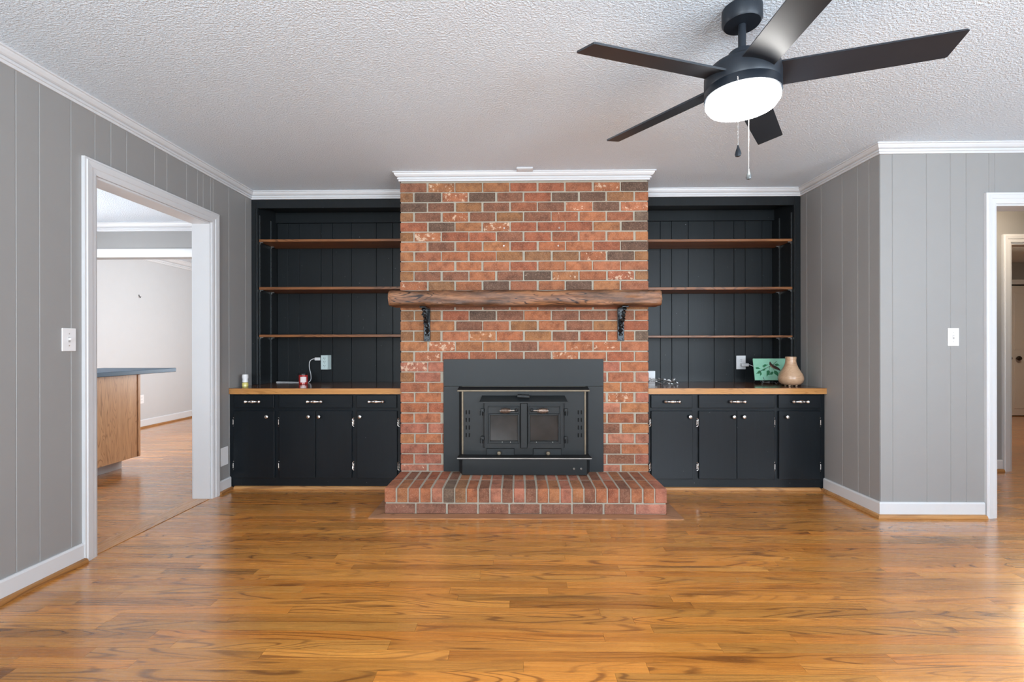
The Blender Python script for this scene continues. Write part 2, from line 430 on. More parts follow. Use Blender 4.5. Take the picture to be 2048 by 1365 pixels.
# ------------------------------------------------------------------ floor: every strip is geometry
floor = struct('floor', B(XK - 0.3, 8.8, YRW - 0.3, YD + 0.3, -0.12, -0.006), 'subfloor', 'honey oak strip floor running across the living room')
PW = 0.0572
def in_view(x0, x1, y):
    if y < 1.50 or y > 3.16: return False
    d = y; lo = -1.10 * d - 0.05; hi = 1.10 * d + 0.05
    lo = max(lo, XL if not (2.5 < y < 3.47) else -9)
    return x1 > lo and x0 < hi
planks_far = bmesh.new(); far_lay = planks_far.verts.layers.float_color.new('tint')
rows = int((YD + 0.2 - YRW) / PW); count = 0
rp = random.Random(21)
cand = []
for r in range(rows):
    y0 = YRW - 0.1 + r * PW; x = XK - 0.2 - rp.random() * 0.9
    while x < 8.7:
        L = rp.choice((0.45, 0.6, 0.75, 0.9, 1.1, 1.3, 1.6)) * rp.uniform(0.9, 1.1)
        v = rp.random(); v = 0.5 + (v - 0.5) * (0.62 if rp.random() < 0.82 else 1.25)
        cand.append((x, x + L, y0, (v, rp.random(), rp.random(), 1.0), rp.uniform(-0.012, 0.012)))
        x += L
for (x0, x1, y0, t, sk) in cand:
    a, b, c, d, z0, z1 = x0 + 0.0004, x1 - 0.0004, y0 + 0.0004, y0 + PW - 0.0004, -0.006, 0.0
    near = in_view(x0, x1, y0) and count < 296
    bm = bmesh.new() if near else planks_far
    co = [(a, c), (b, c), (b, d), (a, d)]
    if near:
        lo = [bm.verts.new((x, y, z0)) for x, y in co]; hi = [bm.verts.new((x, y, z1)) for x, y in co]
        bm.faces.new(hi)
        for i in range(4): bm.faces.new((lo[i], lo[(i + 1) % 4], hi[(i + 1) % 4], hi[i]))
        obj('plank', bm, 'floor', floor, tint=t); count += 1
    else:
        hi = [bm.verts.new((x, y, z1)) for x, y in co]
        for v in hi: v[far_lay] = t
        bm.faces.new(hi)
pf = obj('planks', planks_far, 'floor', floor); pf['kind'] = 'stuff'

# ------------------------------------------------------------------ ceiling
struct('ceiling', B(XK - 0.3, 8.8, YRW - 0.3, YD + 0.3, H, H + 0.1), 'ceiling', 'white popcorn textured ceiling over the living room')

# ------------------------------------------------------------------ walls
W5 = (5.4, 6.8, 0.65, 2.15)
D1 = (2.512, 3.471, 0.0, 2.043)          # cased opening to the kitchen
wl = wall_x('wall_left', XL - 0.13, XL - 0.012, YRW, YD, 'wall', 'grey vertical board wall with the cased kitchen opening', [D1, W5])
edges = [YRW, -1.35, -1.1, -0.75, -0.5, -0.1, 0.15, 0.5, 0.75, 1.1, 1.38, 1.72, 1.92, 2.111, 2.216, 2.375, 2.612, 2.718, 2.93, 3.034, 3.216, 3.327, 3.387, 3.499, 3.691, 3.92, YB]
for a, b in zip(edges, edges[1:]): board(wl, 'y', XL, 1, a + 0.0001, b - 0.0001, 0, H, 'wall', hole=D1)
wr = struct('wall_return', B(XR + 0.012, XR + 0.13, YC2 + 0.013, YB + 0.06, 0, H), 'wall', 'short dark grey board wall beside the right bookcase')
edges = [YC2 + 0.0006, 3.232, 3.338, 3.497, 3.736, 3.921, YB]
for a, b in zip(edges, edges[1:]): board(wr, 'y', XR, -1, a + 0.0001, b - 0.0001, 0, H, 'wall')
D2 = (3.107, 3.95, 0.0, 2.045)
wf = wall_y('wall_right_front', YC2 + 0.012, YC2 + 0.13, XR + 0.13, XRW, 'wall', 'light grey board wall between the return and the hall opening', [D2])
edges = [XR + 0.0006, 2.448, 2.668, 2.822, 2.924, 3.07, 3.3, 3.52, 3.7, 3.9, 4.12, XRW]
for a, b in zip(edges, edges[1:]): board(wf, 'x', YC2, -1, a + 0.0001, b - 0.0001, 0, H, 'wall', hole=D2)
struct('wall_back', B(XL, XR, YB + 0.014, YB + 0.06, 0, H), 'dark_wall', 'black painted wall behind the bookcases')
W1 = (1.3, 3.3, 0.55, 2.15); W2 = (-1.7, -0.1, 0.55, 2.15); W3 = (-1.4, 0.2, 0.55, 2.15)
wall_y('wall_rear', YRW - 0.12, YRW, XL, XRW, 'wall', 'grey rear wall with two added windows', [W2, W1])
wall_x('wall_right', XRW, XRW + 0.12, YRW, YC2, 'wall', 'grey right wall with one added window', [W3])
W4 = (2.5, 4.1, 0.95, 2.0)
wall_x('wall_kitchen', XK - 0.12, XK, YRW, YD, 'light_wall', 'pale painted wall of the dining room', [W4])
wall_y('wall_dining_back', YD, YD + 0.12, XK, XL - 0.13, 'light_wall', 'pale back wall of the dining room')
wall_y('wall_kitchen_rear', YRW - 0.12, YRW, XK, XL - 0.13, 'light_wall', 'pale rear wall of the kitchen')
struct('wall_header', B(XK, XL - 0.13, YK, YK + 0.12, 2.078, H), 'wall', 'grey header wall over the dining room opening')
# hall and bedroom beyond the right opening
D3 = (4.39, 5.15, 0.0, 2.04)
wall_y('wall_hall', YHW, YHW + 0.12, 2.5, 8.6, 'wall', 'grey hall wall with the bedroom door opening', [D3])
struct('wall_hall_left', B(2.498, 2.56, YC2 + 0.13, YHW, 0, H), 'wall', 'grey end wall of the hall')
struct('wall_hall_right', B(5.6, 5.7, YC2 + 0.13, YHW, 0, H), 'wall', 'grey right end wall of the hall')
struct('wall_hall_front', B(XRW + 0.12, 5.7, YC2 + 0.01, YC2 + 0.13, 0, H), 'wall', 'grey front wall of the hall')
struct('wall_bedroom_left', B(3.5, 3.6, YHW + 0.12, 7.64, 0, H), 'wall', 'grey left wall of the bedroom')
struct('wall_bedroom_right', B(8.6, 8.7, YHW, 7.8, 0, H), 'wall', 'grey right wall of the bedroom')
wall_y('wall_bedroom_back', 7.66, 7.78, 3.5, 8.6, 'wall', 'dark grey bedroom wall over the closet doors', [(7.2, 8.42, 0.0, 2.09)])

struct('wall_closet', B(7.0, 8.6, 8.28, 8.36, 0, H), 'wall', 'grey back wall of the bedroom closet')
struct('wall_closet_left', B(6.95, 7.0, 7.78, 8.36, 0, H), 'wall', 'grey side wall of the bedroom closet')
struct('wall_closet_right', B(8.6, 8.7, 7.8, 8.36, 0, H), 'wall', 'grey end wall of the bedroom closet')
# unseen windows added to supply the daylight: frame, muntins, panes
def window(n, axis, p0, p1, s0, s1, z0, z1, label):
    e = struct_empty('window_%d' % n, ((s0 + s1) / 2, (p0 + p1) / 2, z0) if axis == 'x' else ((p0 + p1) / 2, (s0 + s1) / 2, z0), label)
    def bx(a, b, q0, q1, c, d): return B(a, b, q0, q1, c, d) if axis == 'x' else B(q0, q1, a, b, c, d)
    obj('frame', bx(s0, s0 + 0.05, p0, p1, z0, z1), 'white', e); obj('frame', bx(s1 - 0.05, s1, p0, p1, z0, z1), 'white', e)
    obj('frame', bx(s0 + 0.05, s1 - 0.05, p0, p1, z0, z0 + 0.05), 'white', e); obj('frame', bx(s0 + 0.05, s1 - 0.05, p0, p1, z1 - 0.05, z1), 'white', e)
    m = (p0 + p1) / 2; k = (s0 + s1) / 2; zm = (z0 + z1) / 2
    obj('muntin', bx(k - 0.015, k + 0.015, m - 0.02, m + 0.02, z0 + 0.05, z1 - 0.05), 'white', e)
    for a, b in ((s0 + 0.05, k - 0.015), (k + 0.015, s1 - 0.05)):
        obj('muntin', bx(a, b, m - 0.02, m + 0.02, zm - 0.02, zm + 0.02), 'white', e)
        for c, d in ((z0 + 0.05, zm - 0.02), (zm + 0.02, z1 - 0.05)):
            obj('pane', bx(a, b, m - 0.003, m + 0.003, c, d), 'glass', e)
window(1, 'x', YRW - 0.12, YRW, *W1, 'unseen white framed window with four panes added in the rear wall for daylight')
window(2, 'x', YRW - 0.12, YRW, *W2, 'second unseen white framed window added in the rear wall for daylight')
window(3, 'y', XRW, XRW + 0.12, *W3, 'unseen white framed window added in the right wall for daylight')
window(4, 'y', XK - 0.12, XK, *W4, 'unseen white framed kitchen window added for daylight')
window(5, 'y', XL - 0.13, XL - 0.012, *W5, 'unseen white framed dining room window added for daylight')

# ------------------------------------------------------------------ crown, baseboards, casings
G = 0.0005
CROWN = [(G, H - G), (0.046, H - G), (0.046, H - 0.009), (0.038, H - 0.0095), (0.036, H - 0.018), (0.028, H - 0.030), (0.020, H - 0.034), (0.0125, H - 0.0345), (0.0125, H - 0.040), (0.0175, H - 0.0405), (0.0175, H - 0.050), (0.009, H - 0.0505), (0.009, H - 0.064), (G, H - 0.064)]
struct('trim_1', SW([(XL, YRW), (XL, YA - 0.001), (CX0 - 0.001, YA - 0.001)], CROWN), 'white', 'white crown moulding along the left wall and left bookcase')
struct('trim_2', SW([(CX0, YA - 0.05), (CX0, YCH - 0.007), (CX1, YCH - 0.007), (CX1, YA - 0.05)], CROWN), 'white', 'white crown moulding capping the brick chimney')
struct('trim_3', SW([(CX1 + 0.001, YA - 0.001), (XR, YA - 0.001), (XR, YC2), (XRW, YC2)], CROWN), 'white', 'white crown moulding over the right bookcase and return wall')
BASE = [(G, 0.004), (0.014, 0.004), (0.014, 0.092), (0.009, 0.102), (G, 0.102)]
SHOE = [(0.0145, 0.0005), (0.034, 0.0005), (0.034, 0.010), (0.028, 0.020), (0.0145, 0.024)]
def baseboard(name, path, label, m='shoe', prof=BASE):
    b = struct(name, SW(path, prof), 'white', label); obj('shoe_moulding', SW(path, SHOE), m, b, True); return b
baseboard('baseboard_left', [(XL, YRW), (XL, 2.436)], 'white baseboard on the left wall before the kitchen opening', 'shoe_y')
baseboard('baseboard_left_cabinet', [(XL, 3.548), (XL, YCAB - 0.004)], 'short white baseboard between kitchen opening and left cabinet', 'shoe_y')
baseboard('baseboard_right', [(XR, YCAB - 0.004), (XR, YC2), (3.03, YC2)], 'white baseboard wrapping the return wall corner')
BASE2 = [(a, z * 1.15) for a, z in BASE]
baseboard('baseboard_dining', [(XK, YRW), (XK, YD)], 'white baseboard along the pale dining wall', 'shoe_y', BASE2)
baseboard('baseboard_hall', [(2.57, YHW), (4.313, YHW)], 'white baseboard on the hall wall')
# cased openings
d1 = struct_empty('door_1', (XL, 3.0, 0), 'wide white cased opening from living room to kitchen')
casing(d1, 'y', XL, 1, D1[0], D1[1], D1[3], 'white', 0.078)
casing(d1, 'y', XL - 0.13, -1, D1[0], D1[1], D1[3], 'white', 0.078)
obj('jamb', B(XL - 0.13, XL, D1[0] + G, D1[0] + 0.012, 0.001, D1[3] - 0.012), 'white', d1)
obj('jamb', B(XL - 0.13, XL, D1[1] - 0.012, D1[1] - G, 0.001, D1[3] - 0.012), 'white', d1)
obj('head_jamb', B(XL - 0.13, XL, D1[0] + G, D1[1] - G, D1[3] - 0.012, D1[3] - G), 'white', d1)
d2 = struct_empty('door_2', (3.5, YC2, 0), 'white cased opening from living room to hall')
casing(d2, 'x', YC2, -1, D2[0], D2[1], D2[3], 'white', 0.07)
obj('jamb', B(D2[0] + G, D2[0] + 0.012, YC2, YC2 + 0.13, 0.001, D2[3] - 0.012), 'white', d2)
obj('jamb', B(D2[1] - 0.012, D2[1] - G, YC2, YC2 + 0.13, 0.001, D2[3] - 0.012), 'white', d2)
obj('head_jamb', B(D2[0] + G, D2[1] - G, YC2, YC2 + 0.13, D2[3] - 0.012, D2[3] - G), 'white', d2)
d3 = struct_empty('door_3', (4.8, YHW, 0), 'white cased bedroom doorway seen across the hall')
casing(d3, 'x', YHW, -1, D3[0], D3[1], D3[3], 'white', 0.074)
obj('jamb', B(D3[0] + G, D3[0] + 0.015, YHW, YHW + 0.12, 0.001, D3[3] - 0.015), 'white', d3)
obj('jamb', B(D3[1] - 0.015, D3[1] - G, YHW, YHW + 0.12, 0.001, D3[3] - 0.015), 'white', d3)
obj('head_jamb', B(D3[0] + G, D3[1] - G, YHW, YHW + 0.12, D3[3] - 0.015, D3[3] - G), 'white', d3)
# header casing and crowns in the kitchen
struct('trim_4', SW([(XL - 0.131, YK), (XK, YK)][::-1], [(a * 1.5, H - (H - z) * 1.35) for a, z in CROWN]), 'white', 'white crown on the kitchen side of the header')
struct('trim_5', SW([(XK, YK - 0.001), (XL - 0.131, YK - 0.001)], [(G, 2.078), (0.012, 2.078), (0.015, 2.10), (0.018, 2.115), (0.022, 2.15), (0.022, 2.165), (G, 2.165)]), 'white', 'white casing along the header bottom')
struct('trim_6', SW([(XK, YK + 0.121), (XK, YD - 0.001), (XL - 0.132, YD - 0.001)], [(a * 1.9, H - (H - z) * 1.7) for a, z in CROWN]), 'white', 'white crown moulding in the dining room')
th = struct('trim_7', B(XL - 0.128, XL - 0.004, D1[0] + 0.013, D1[1] - 0.013, 0.0003, 0.003), 'threshold', 'oak threshold board lying in the kitchen opening')

# ------------------------------------------------------------------ brick chimney
chim = thing('brick_chimney', ((CX0 + CX1) / 2, YCH, HH), 'floor to ceiling red brick chimney breast between two black bookcases', 'chimney')
bm = bmesh.new(); ZT = H - 0.001
box(bm, CX0 + 0.006, CX1 - 0.006, YCH + 0.004, YA + 0.30, 0, ZT)
obj('mortar', bm, 'mortar', chim)
RED = [(0.37, 0.122, 0.052), (0.39, 0.136, 0.058), (0.33, 0.100, 0.048), (0.38, 0.150, 0.060), (0.33, 0.112, 0.054), (0.40, 0.140, 0.066)]  # reds darkened to put the light falloff up the chimney into the colour
PINK = [(0.42, 0.150, 0.092), (0.38, 0.130, 0.080), (0.44, 0.170, 0.102)]
DARK = [(0.130, 0.072, 0.047), (0.118, 0.069, 0.047), (0.145, 0.075, 0.048)]
OLIVE = [(0.30, 0.130, 0.050), (0.275, 0.125, 0.054)]
BROWN = [(0.235, 0.092, 0.050), (0.215, 0.088, 0.050)]
GREY = [(0.165, 0.110, 0.075)]
spec = {}
def sp(kind, *kk):
    for k, i in kk: spec[(k, i)] = kind
sp('D', (0, 8), (1, 1), (1, 3), (1, 6), (1, 7), (2, 0), (2, 7), (4, 1), (4, 8), (6, 8), (9, 5), (10, 3), (10, 6), (13, 3), (7, 8))
sp('B', (0, 0), (1, 4), (2, 3), (2, 5), (9, 2), (9, 4), (13, 4), (13, 6), (14, 2), (14, 6), (12, 3), (12, 5), (15, 6), (17, 4), (16, 4), (12, 2), (3, 1), (6, 1))
sp('O', (0, 2), (1, 0), (1, 8), (3, 0), (5, 0), (7, 4), (7, 5), (7, 6), (7, 9), (9, 0), (9, 9), (10, 1), (13, 0), (13, 1), (14, 4), (14, 7), (15, 0), (15, 1), (15, 5), (17, 0), (19, 0), (12, 8), (2, 2), (3, 4))
sp('G', (3, 9), (15, 9))
SPL = {(0, 1): .95, (1, 2): .9, (0, 5): .5, (0, 7): .9, (2, 6): .8, (2, 8): .85, (3, 2): .8, (3, 6): .6, (4, 3): 1.0, (5, 1): 1.0, (5, 2): .5, (7, 7): .8, (9, 6): .75, (9, 8): .95, (10, 0): .8, (16, 1): 1.0, (17, 1): .9, (18, 0): 1.0, (15, 3): .85, (13, 7): .6, (16, 6): .75, (16, 7): .8, (17, 6): .95, (9, 5): .7, (12, 6): .7, (21, 8): .95, (23, 8): .6, (24, 1): .6, (28, 0): .8, (27, 1): .6}
rb = random.Random(5)
def brick_tint(k, i, low=False):
    kind = spec.get((k, i))
    if kind is None and k > 17 or low: pool = PINK if rb.random() < 0.6 else RED
    elif kind is None: pool = RED
    else: pool = {'D': DARK, 'B': BROWN, 'O': OLIVE, 'G': GREY}[kind]
    if kind is None and rb.random() < 0.07: pool = BROWN
    c = rb.choice(pool); f = rb.uniform(0.88, 1.12)
    return (c[0] * f, c[1] * f, c[2] * f, SPL.get((k, i), rb.uniform(0.0, 0.42)))
def brick(parent, x0, x1, y0, y1, z0, z1, face, tint, c=0.0035):
    """a brick with worn arrises; face: '-y', 'top', '+x' or '-x' is the show side"""
    bm = bmesh.new(); j = lambda: rb.uniform(-0.0013, 0.0013)
    box(bm, x0 + j(), x1 + j(), y0 + j(), y1, z0 + j(), z1 + j())
    bmesh.ops.bevel(bm, geom=[e for e in bm.edges if not (abs(e.verts[0].co.y - y1) < 1e-4 and abs(e.verts[1].co.y - y1) < 1e-4)] if face == '-y' else bm.edges[:], offset=c, segments=1, affect='EDGES')
    return obj('brick', bm, 'brick', parent, tint=tint)
CO, PITCH = 0.0749, (CX1 - CX0) / 9
ZJ0 = 2.365                               # top of the first full course
def course_top(k): return ZJ0 - min(k, 13) * CO - max(0, k - 13) * 0.0779
IN0, IN1, INZ = -0.567, 0.642, 1.026      # stove surround
for k in range(-1, 30):
    zt = course_top(k); zb = course_top(k + 1) + 0.0085
    zt = min(zt, H - 0.066); 
    if zb < HH: zb = HH + 0.002
    if zt - zb < 0.012: continue
    if k % 2 == 0: xs = [CX0 + i * PITCH for i in range(10)]
    else: xs = [CX0] + [CX0 + PITCH / 2 + i * PITCH for i in range(9)] + [CX1]
    for i, (a, b) in enumerate(zip(xs, xs[1:])):
        a2 = a + (rb.uniform(0.003, 0.0095) if i else 0); b2 = b - (rb.uniform(0.003, 0.0095) if i < len(xs) - 2 else 0)
        if zb < INZ - 0.002 and b2 > IN0 and a2 < IN1:      # stops at the surround
            if a2 < IN0 - 0.012 or b2 > IN1 + 0.012:
                if a2 < IN0: b2 = min(b2, IN0 + 0.02)
                if b2 > IN1: a2 = max(a2, IN1 - 0.02)
                if zt > INZ and (a < IN0 < b or a < IN1 < b): a2, b2 = a + 0.0065, b - 0.0065
            elif zt <= INZ: continue
        brick(chim, a2, b2, YCH - rb.uniform(0.0, 0.0025), YCH + 0.05, zb, zt, '-y', brick_tint(k, i))
# side courses of the chimney where it stands proud of the bookcases
for side, xa in ((-1, CX0), (1, CX1)):
    for k in range(0, 21):
        zt = course_top(k); zb = course_top(k + 1) + 0.0085
        if zb < ZC + 0.004: zb = ZC + 0.004
        if zt - zb < 0.02: continue
        ya = YCH + 0.052 + (0.10 if k % 2 else 0.05)
        for (p, q) in ((YCH + 0.062, ya + 0.05), (ya + 0.063, ya + 0.215), (ya + 0.228, YA - 0.003)):
            if q - p < 0.03: continue
            x0, x1 = (xa, xa + 0.03) if side < 0 else (xa - 0.03, xa)
            brick(chim, x0, x1, p, q, zb, zt, 'side', brick_tint(99, k))

# ------------------------------------------------------------------ hearth
he = thing('brick_hearth', ((CX0 + CX1) / 2, YH, 0), 'low raised red brick hearth on the floor in front of the stove', 'hearth')
obj('mortar', B(CX0 + 0.006, CX1 - 0.006, YH + 0.007, YCH + 0.003, 0.001, HH - 0.0028), 'mortar', he)
NR = 24; RP = (CX1 - CX0) / NR; ZS = 0.078
hs = {5: 'G', 8: 'B', 10: 'B', 12: 'B', 17: 'B', 20: 'B', 6: 'O'}
for i in range(NR):
    a = CX0 + i * RP + (0.005 if i else 0); b = CX0 + (i + 1) * RP - (0.005 if i < NR - 1 else 0)
    kind = hs.get(i); pool = {'G': GREY, 'B': BROWN, 'O': OLIVE}.get(kind, RED + PINK)
    c = rb.choice(pool)
    brick(he, a, b, YH, YH + 0.205, ZS, HH - 0.001, 'top', (*c, rb.uniform(0, 0.45)))
    c = rb.choice(PINK + RED + BROWN)
    brick(he, a, b, YH + 0.215, YCH + 0.003 - 0.004, ZS, HH - 0.0015, 'top', (*c, rb.uniform(0, 0.4)))
SP = (CX1 - CX0) / 9
for i in range(9):
    a = CX0 + i * SP + (0.0065 if i else 0); b = CX0 + (i + 1) * SP - (0.0065 if i < 8 else 0)
    c = rb.choice(PINK + BROWN) if i not in (1, 2, 6) else rb.choice(BROWN)
    brick(he, a, b, YH, YH + 0.1, 0.004, ZS - 0.0095, 'top', (c[0] * 1.12, c[1] * 1.16, c[2] * 1.3, rb.uniform(0.45, 0.62)))
for x0, x1 in ((CX0, CX0 + 0.1), (CX1 - 0.1, CX1)):
    for p, q in ((YH + 0.112, YH + 0.27), (YH + 0.283, YCH - 0.002)):
        brick(he, x0, x1, p, q, 0.004, ZS - 0.0095, 'side', (*rb.choice(PINK + BROWN), 0.3))
hb = struct('trim_8', PR([(CX0 - 0.003, YH - 0.003), (CX1 + 0.003, YH - 0.003), (CX1 + 0.085, YH - 0.085), (CX0 - 0.085, YH - 0.085)], 0.0003, 0.005, 2), 'border', 'mitred brown wood border in the floor around the hearth')
obj('side_board', PR([(CX0 - 0.003, YH - 0.002), (CX0 - 0.085, YH - 0.084), (CX0 - 0.085, YCAB - 0.03), (CX0 - 0.003, YCAB - 0.03)], 0.0003, 0.005, 2), 'border', hb)
obj('side_board', PR([(CX1 + 0.003, YH - 0.002), (CX1 + 0.085, YH - 0.084), (CX1 + 0.085, YCAB - 0.03), (CX1 + 0.003, YCAB - 0.03)], 0.0003, 0.005, 2), 'border', hb)

# ------------------------------------------------------------------ stove insert
def SX(u): return -0.252 + (u - 467) * 0.000708
def SZ(v): return 0.706 - (v - 499) * 0.000709
st = thing('wood_stove_insert', (SX(880), 3.53, HH), 'black cast iron wood stove insert with two glass doors set in the brick chimney', 'stove')
YS = YCH - 0.004
obj('surround_panel', B(IN0, IN1, YS - 0.010, YS - 0.002, 0.8215, INZ, bev=0.002), 'iron_panel', st)
obj('surround_panel', B(IN0, SX(222), YS - 0.010, YS - 0.002, HH + 0.002, 0.820, bev=0.002), 'iron_panel', st)
obj('surround_panel', B(SX(1535), IN1, YS - 0.010, YS - 0.002, HH + 0.002, 0.820, bev=0.002), 'iron_panel', st)
YF = 3.53
bm = bmesh.new()
prism(bm, [(SX(190), YS - 0.011), (SX(232), YF), (SX(1528), YF), (SX(1568), YS - 0.011)], 0.302, 0.790, 2)
obj('face_plate', bm, 'iron', st)
lip = obj('top_lip', PR([(YS - 0.012, 0.819), (3.492, 0.803), (3.490, 0.790), (YS - 0.012, 0.790)], SX(190), SX(1560), 0), 'iron_dark', st)
obj('brass_edge', B(SX(187), SX(1563), 3.485, 3.491, 0.7895, 0.8015, bev=0.002), 'brass', lip)
for a, b in ((226, 246), (1513, 1533)):
    obj('corner_strip', B(SX(a), SX(b), YF - 0.006, YF - 0.0005, 0.318, 0.789, bev=0.002), 'brass', st)
for us in ((268, 300), (1446, 1478)):
    for u in us:
        for v in (583, 663, 744, 824):
            obj('vent_slot', B(SX(u), SX(u + 13), YF - 0.0025, YF + 0.002, SZ(v + 42), SZ(v), bev=0.0008), 'black_hole', st)
bm = bmesh.new()
def hood_ring(u0, u1, y, v): return [bm.verts.new((SX(u0), y, SZ(v))), bm.verts.new((SX(u1), y, SZ(v)))]
hr = [hood_ring(442, 1308, YF - 0.0005, 428), hood_ring(442, 1308, YF - 0.012, 428), hood_ring(418, 1333, YF - 0.055, 486), hood_ring(418, 1333, YF - 0.055, 500), hood_ring(418, 1333, YF - 0.0005, 500)]
for a, b in zip(hr, hr[1:] + hr[:1]): bm.faces.new((a[0], a[1], b[1], b[0]))
bm.faces.new([q[0] for q in hr]); bm.faces.new([q[1] for q in hr][::-1])
obj('hood', bm, 'iron', st)
bm = B(SX(812), SX(942), YF - 0.072, YF - 0.030, SZ(442), SZ(412), bev=0.004)
bmesh.ops.rotate(bm, verts=bm.verts[:], cent=(SX(877), YF - 0.05, SZ(427)), matrix=Matrix.Rotation(0.06, 3, 'Y'))
obj('damper_handle', bm, 'iron', st)
obj('door_frame', B(SX(452), SX(1306), YF - 0.010, YF - 0.0006, SZ(975), SZ(501), bev=0.003), 'iron_dark', st)  # coloured near black so the gaps round the doors look shaded
obj('centre_post', B(SX(845), SX(915), YF - 0.040, YF - 0.0105, SZ(972), SZ(502), bev=0.005, seg=2), 'iron', st)
def stove_door(x0, x1, left):
    d = None
    zo0, zo1 = 972, 502
    bm = bmesh.new()
    # slab ring around the glass
    g0, g1 = (527, 818) if left else (945, 1240)
    box(bm, SX(x0), SX(g0), YF - 0.030, YF - 0.0106, SZ(zo0), SZ(zo1)); box(bm, SX(g1), SX(x1), YF - 0.030, YF - 0.0106, SZ(zo0), SZ(zo1))
    box(bm, SX(g0), SX(g1), YF - 0.030, YF - 0.0106, SZ(zo0), SZ(900)); box(bm, SX(g0), SX(g1), YF - 0.030, YF - 0.0106, SZ(628), SZ(zo1))
    bmesh.ops.remove_doubles(bm, verts=bm.verts[:], dist=1e-5)
    d = obj('door', bm, 'iron', st)
    i0, i1 = (497, 838) if left else (920, 1263)
    bm = bmesh.new()
    for a, b, c, e in ((i0, i0 + 14, 925, 533), (i1 - 14, i1, 925, 533), (i0 + 14, i1 - 14, 925, 912), (i0 + 14, i1 - 14, 546, 533), (i0 + 14, i1 - 14, 622, 610)):
        box(bm, SX(a), SX(b), YF - 0.036, YF - 0.0303, SZ(c), SZ(e), bev=0.002)
    obj('raised_rim', bm, 'iron', d)
    bm = bmesh.new()
    for a, b, c, e in ((g0 - 14, g0 + 2, 914, 614), (g1 - 2, g1 + 14, 914, 614), (g0 + 2, g1 - 2, 914, 898), (g0 + 2, g1 - 2, 630, 614)):
        box(bm, SX(a), SX(b), YF - 0.040, YF - 0.0365, SZ(c), SZ(e), bev=0.0015)
    obj('glass_retainer', bm, 'iron', d)
    obj('glass_pane', B(SX(g0 + 1), SX(g1 - 1), YF - 0.024, YF - 0.018, SZ(899), SZ(629)), 'soot_glass', d)
    for u in ((655, 740) if left else (1010, 1180)):
        obj('screw', LA([(0.0, -0.003), (0.003, -0.002), (0.003, 0.0)], (SX(u), YF - 0.0405, SZ(906)), (0, 1, 0), seg=8), 'steel', d)
    piv, tip = (800, 632) if left else (962, 1135)
    zc = SZ(574); s = 1 if tip > piv else -1
    obj('pivot', LA([(0.012, 0.0), (0.012, 0.030), (0.006, 0.034), (0.0, 0.034)], (SX(piv), YF - 0.031, zc), (0, -1, 0), seg=14), 'iron_dark', d)
    obj('handle_stem', TU([(SX(piv), YF - 0.056, zc), (SX(tip) , YF - 0.070, zc - 0.002)], 0.0045, 8), 'steel', d)
    pts, rr = [], []
    L = SX(tip) - SX(piv) - s * 0.045; n = 130
    for q in range(n + 1):
        t = q / n; an = t * 2 * PI * 10; rad = 0.007 + 0.0125 * math.sin(PI * min(1, t * 0.85 + 0.05)) 
        pts.append((SX(piv) + s * 0.040 + L * t, YF - 0.064 - 0.006 * t + math.cos(an) * rad, zc - 0.001 + math.sin(an) * rad))
    obj('coil_handle', TU(pts, 0.0030, 6), 'copper', d, True)
    hx = (420, 467) if left else (1293, 1340)
    for v in (560, 850):
        bm = B(SX(hx[0] + 8), SX(hx[1] - 2), YF - 0.030, YF - 0.0106, SZ(v + 40), SZ(v), bev=0.003)
        lathe(bm, [(0.011, 0), (0.011, 0.032)], (SX(hx[0] + 16 if left else hx[1] - 16), YF - 0.026, SZ(v + 72)), (0, 0, 1), 12)
        obj('hinge', bm, 'iron', d)
stove_door(472, 840, True); stove_door(920, 1288, False)
for a, b, kx in ((487, 780, 622), (977, 1275, 1132)):
    ad = obj('air_slide', B(SX(a), SX(b), YF - 0.014, YF - 0.0006, SZ(1052), SZ(980), bev=0.003), 'iron', st)
    obj('slide_recess', B(SX(a + 16), SX(b - 16), YF - 0.0155, YF - 0.0141, SZ(1040), SZ(992)), 'iron_panel', ad)
    obj('knob', LA([(0.006, 0), (0.006, 0.014), (0.015, 0.018), (0.016, 0.026), (0.012, 0.032), (0.0, 0.033)], (SX(kx), YF - 0.0158, SZ(1022)), (0, -1, 0), 18), 'brass', ad, True)
ledge = obj('ash_ledge', PR([(SX(205), YS - 0.0115), (SX(195), 3.425), (SX(1570), 3.425), (SX(1560), YS - 0.0115)], 0.303, 0.3165, 2), 'iron_dark', st)
obj('steel_edge', B(SX(195), SX(1570), 3.420, 3.4245, 0.3085, 0.3165, bev=0.001), 'edge_steel', ledge)
bp = obj('base_panel', PR([(SX(190), YS - 0.0115), (SX(240), 3.485), (SX(1530), 3.485), (SX(1580), YS - 0.0115)], HH + 0.004, 0.3015, 2), 'iron', st)
for u in (1398, 1472):
    o = obj('switch', LA([(0.008, 0), (0.008, 0.004), (0.005, 0.006), (0.0, 0.006)], (SX(u), 3.4845, SZ(1180)), (0, -1, 0), 12), 'steel', bp)
    obj('switch_lever', TU([(SX(u), 3.478, SZ(1180)), (SX(u), 3.468, SZ(1168))], [0.0025, 0.0035], 8), 'steel', o)

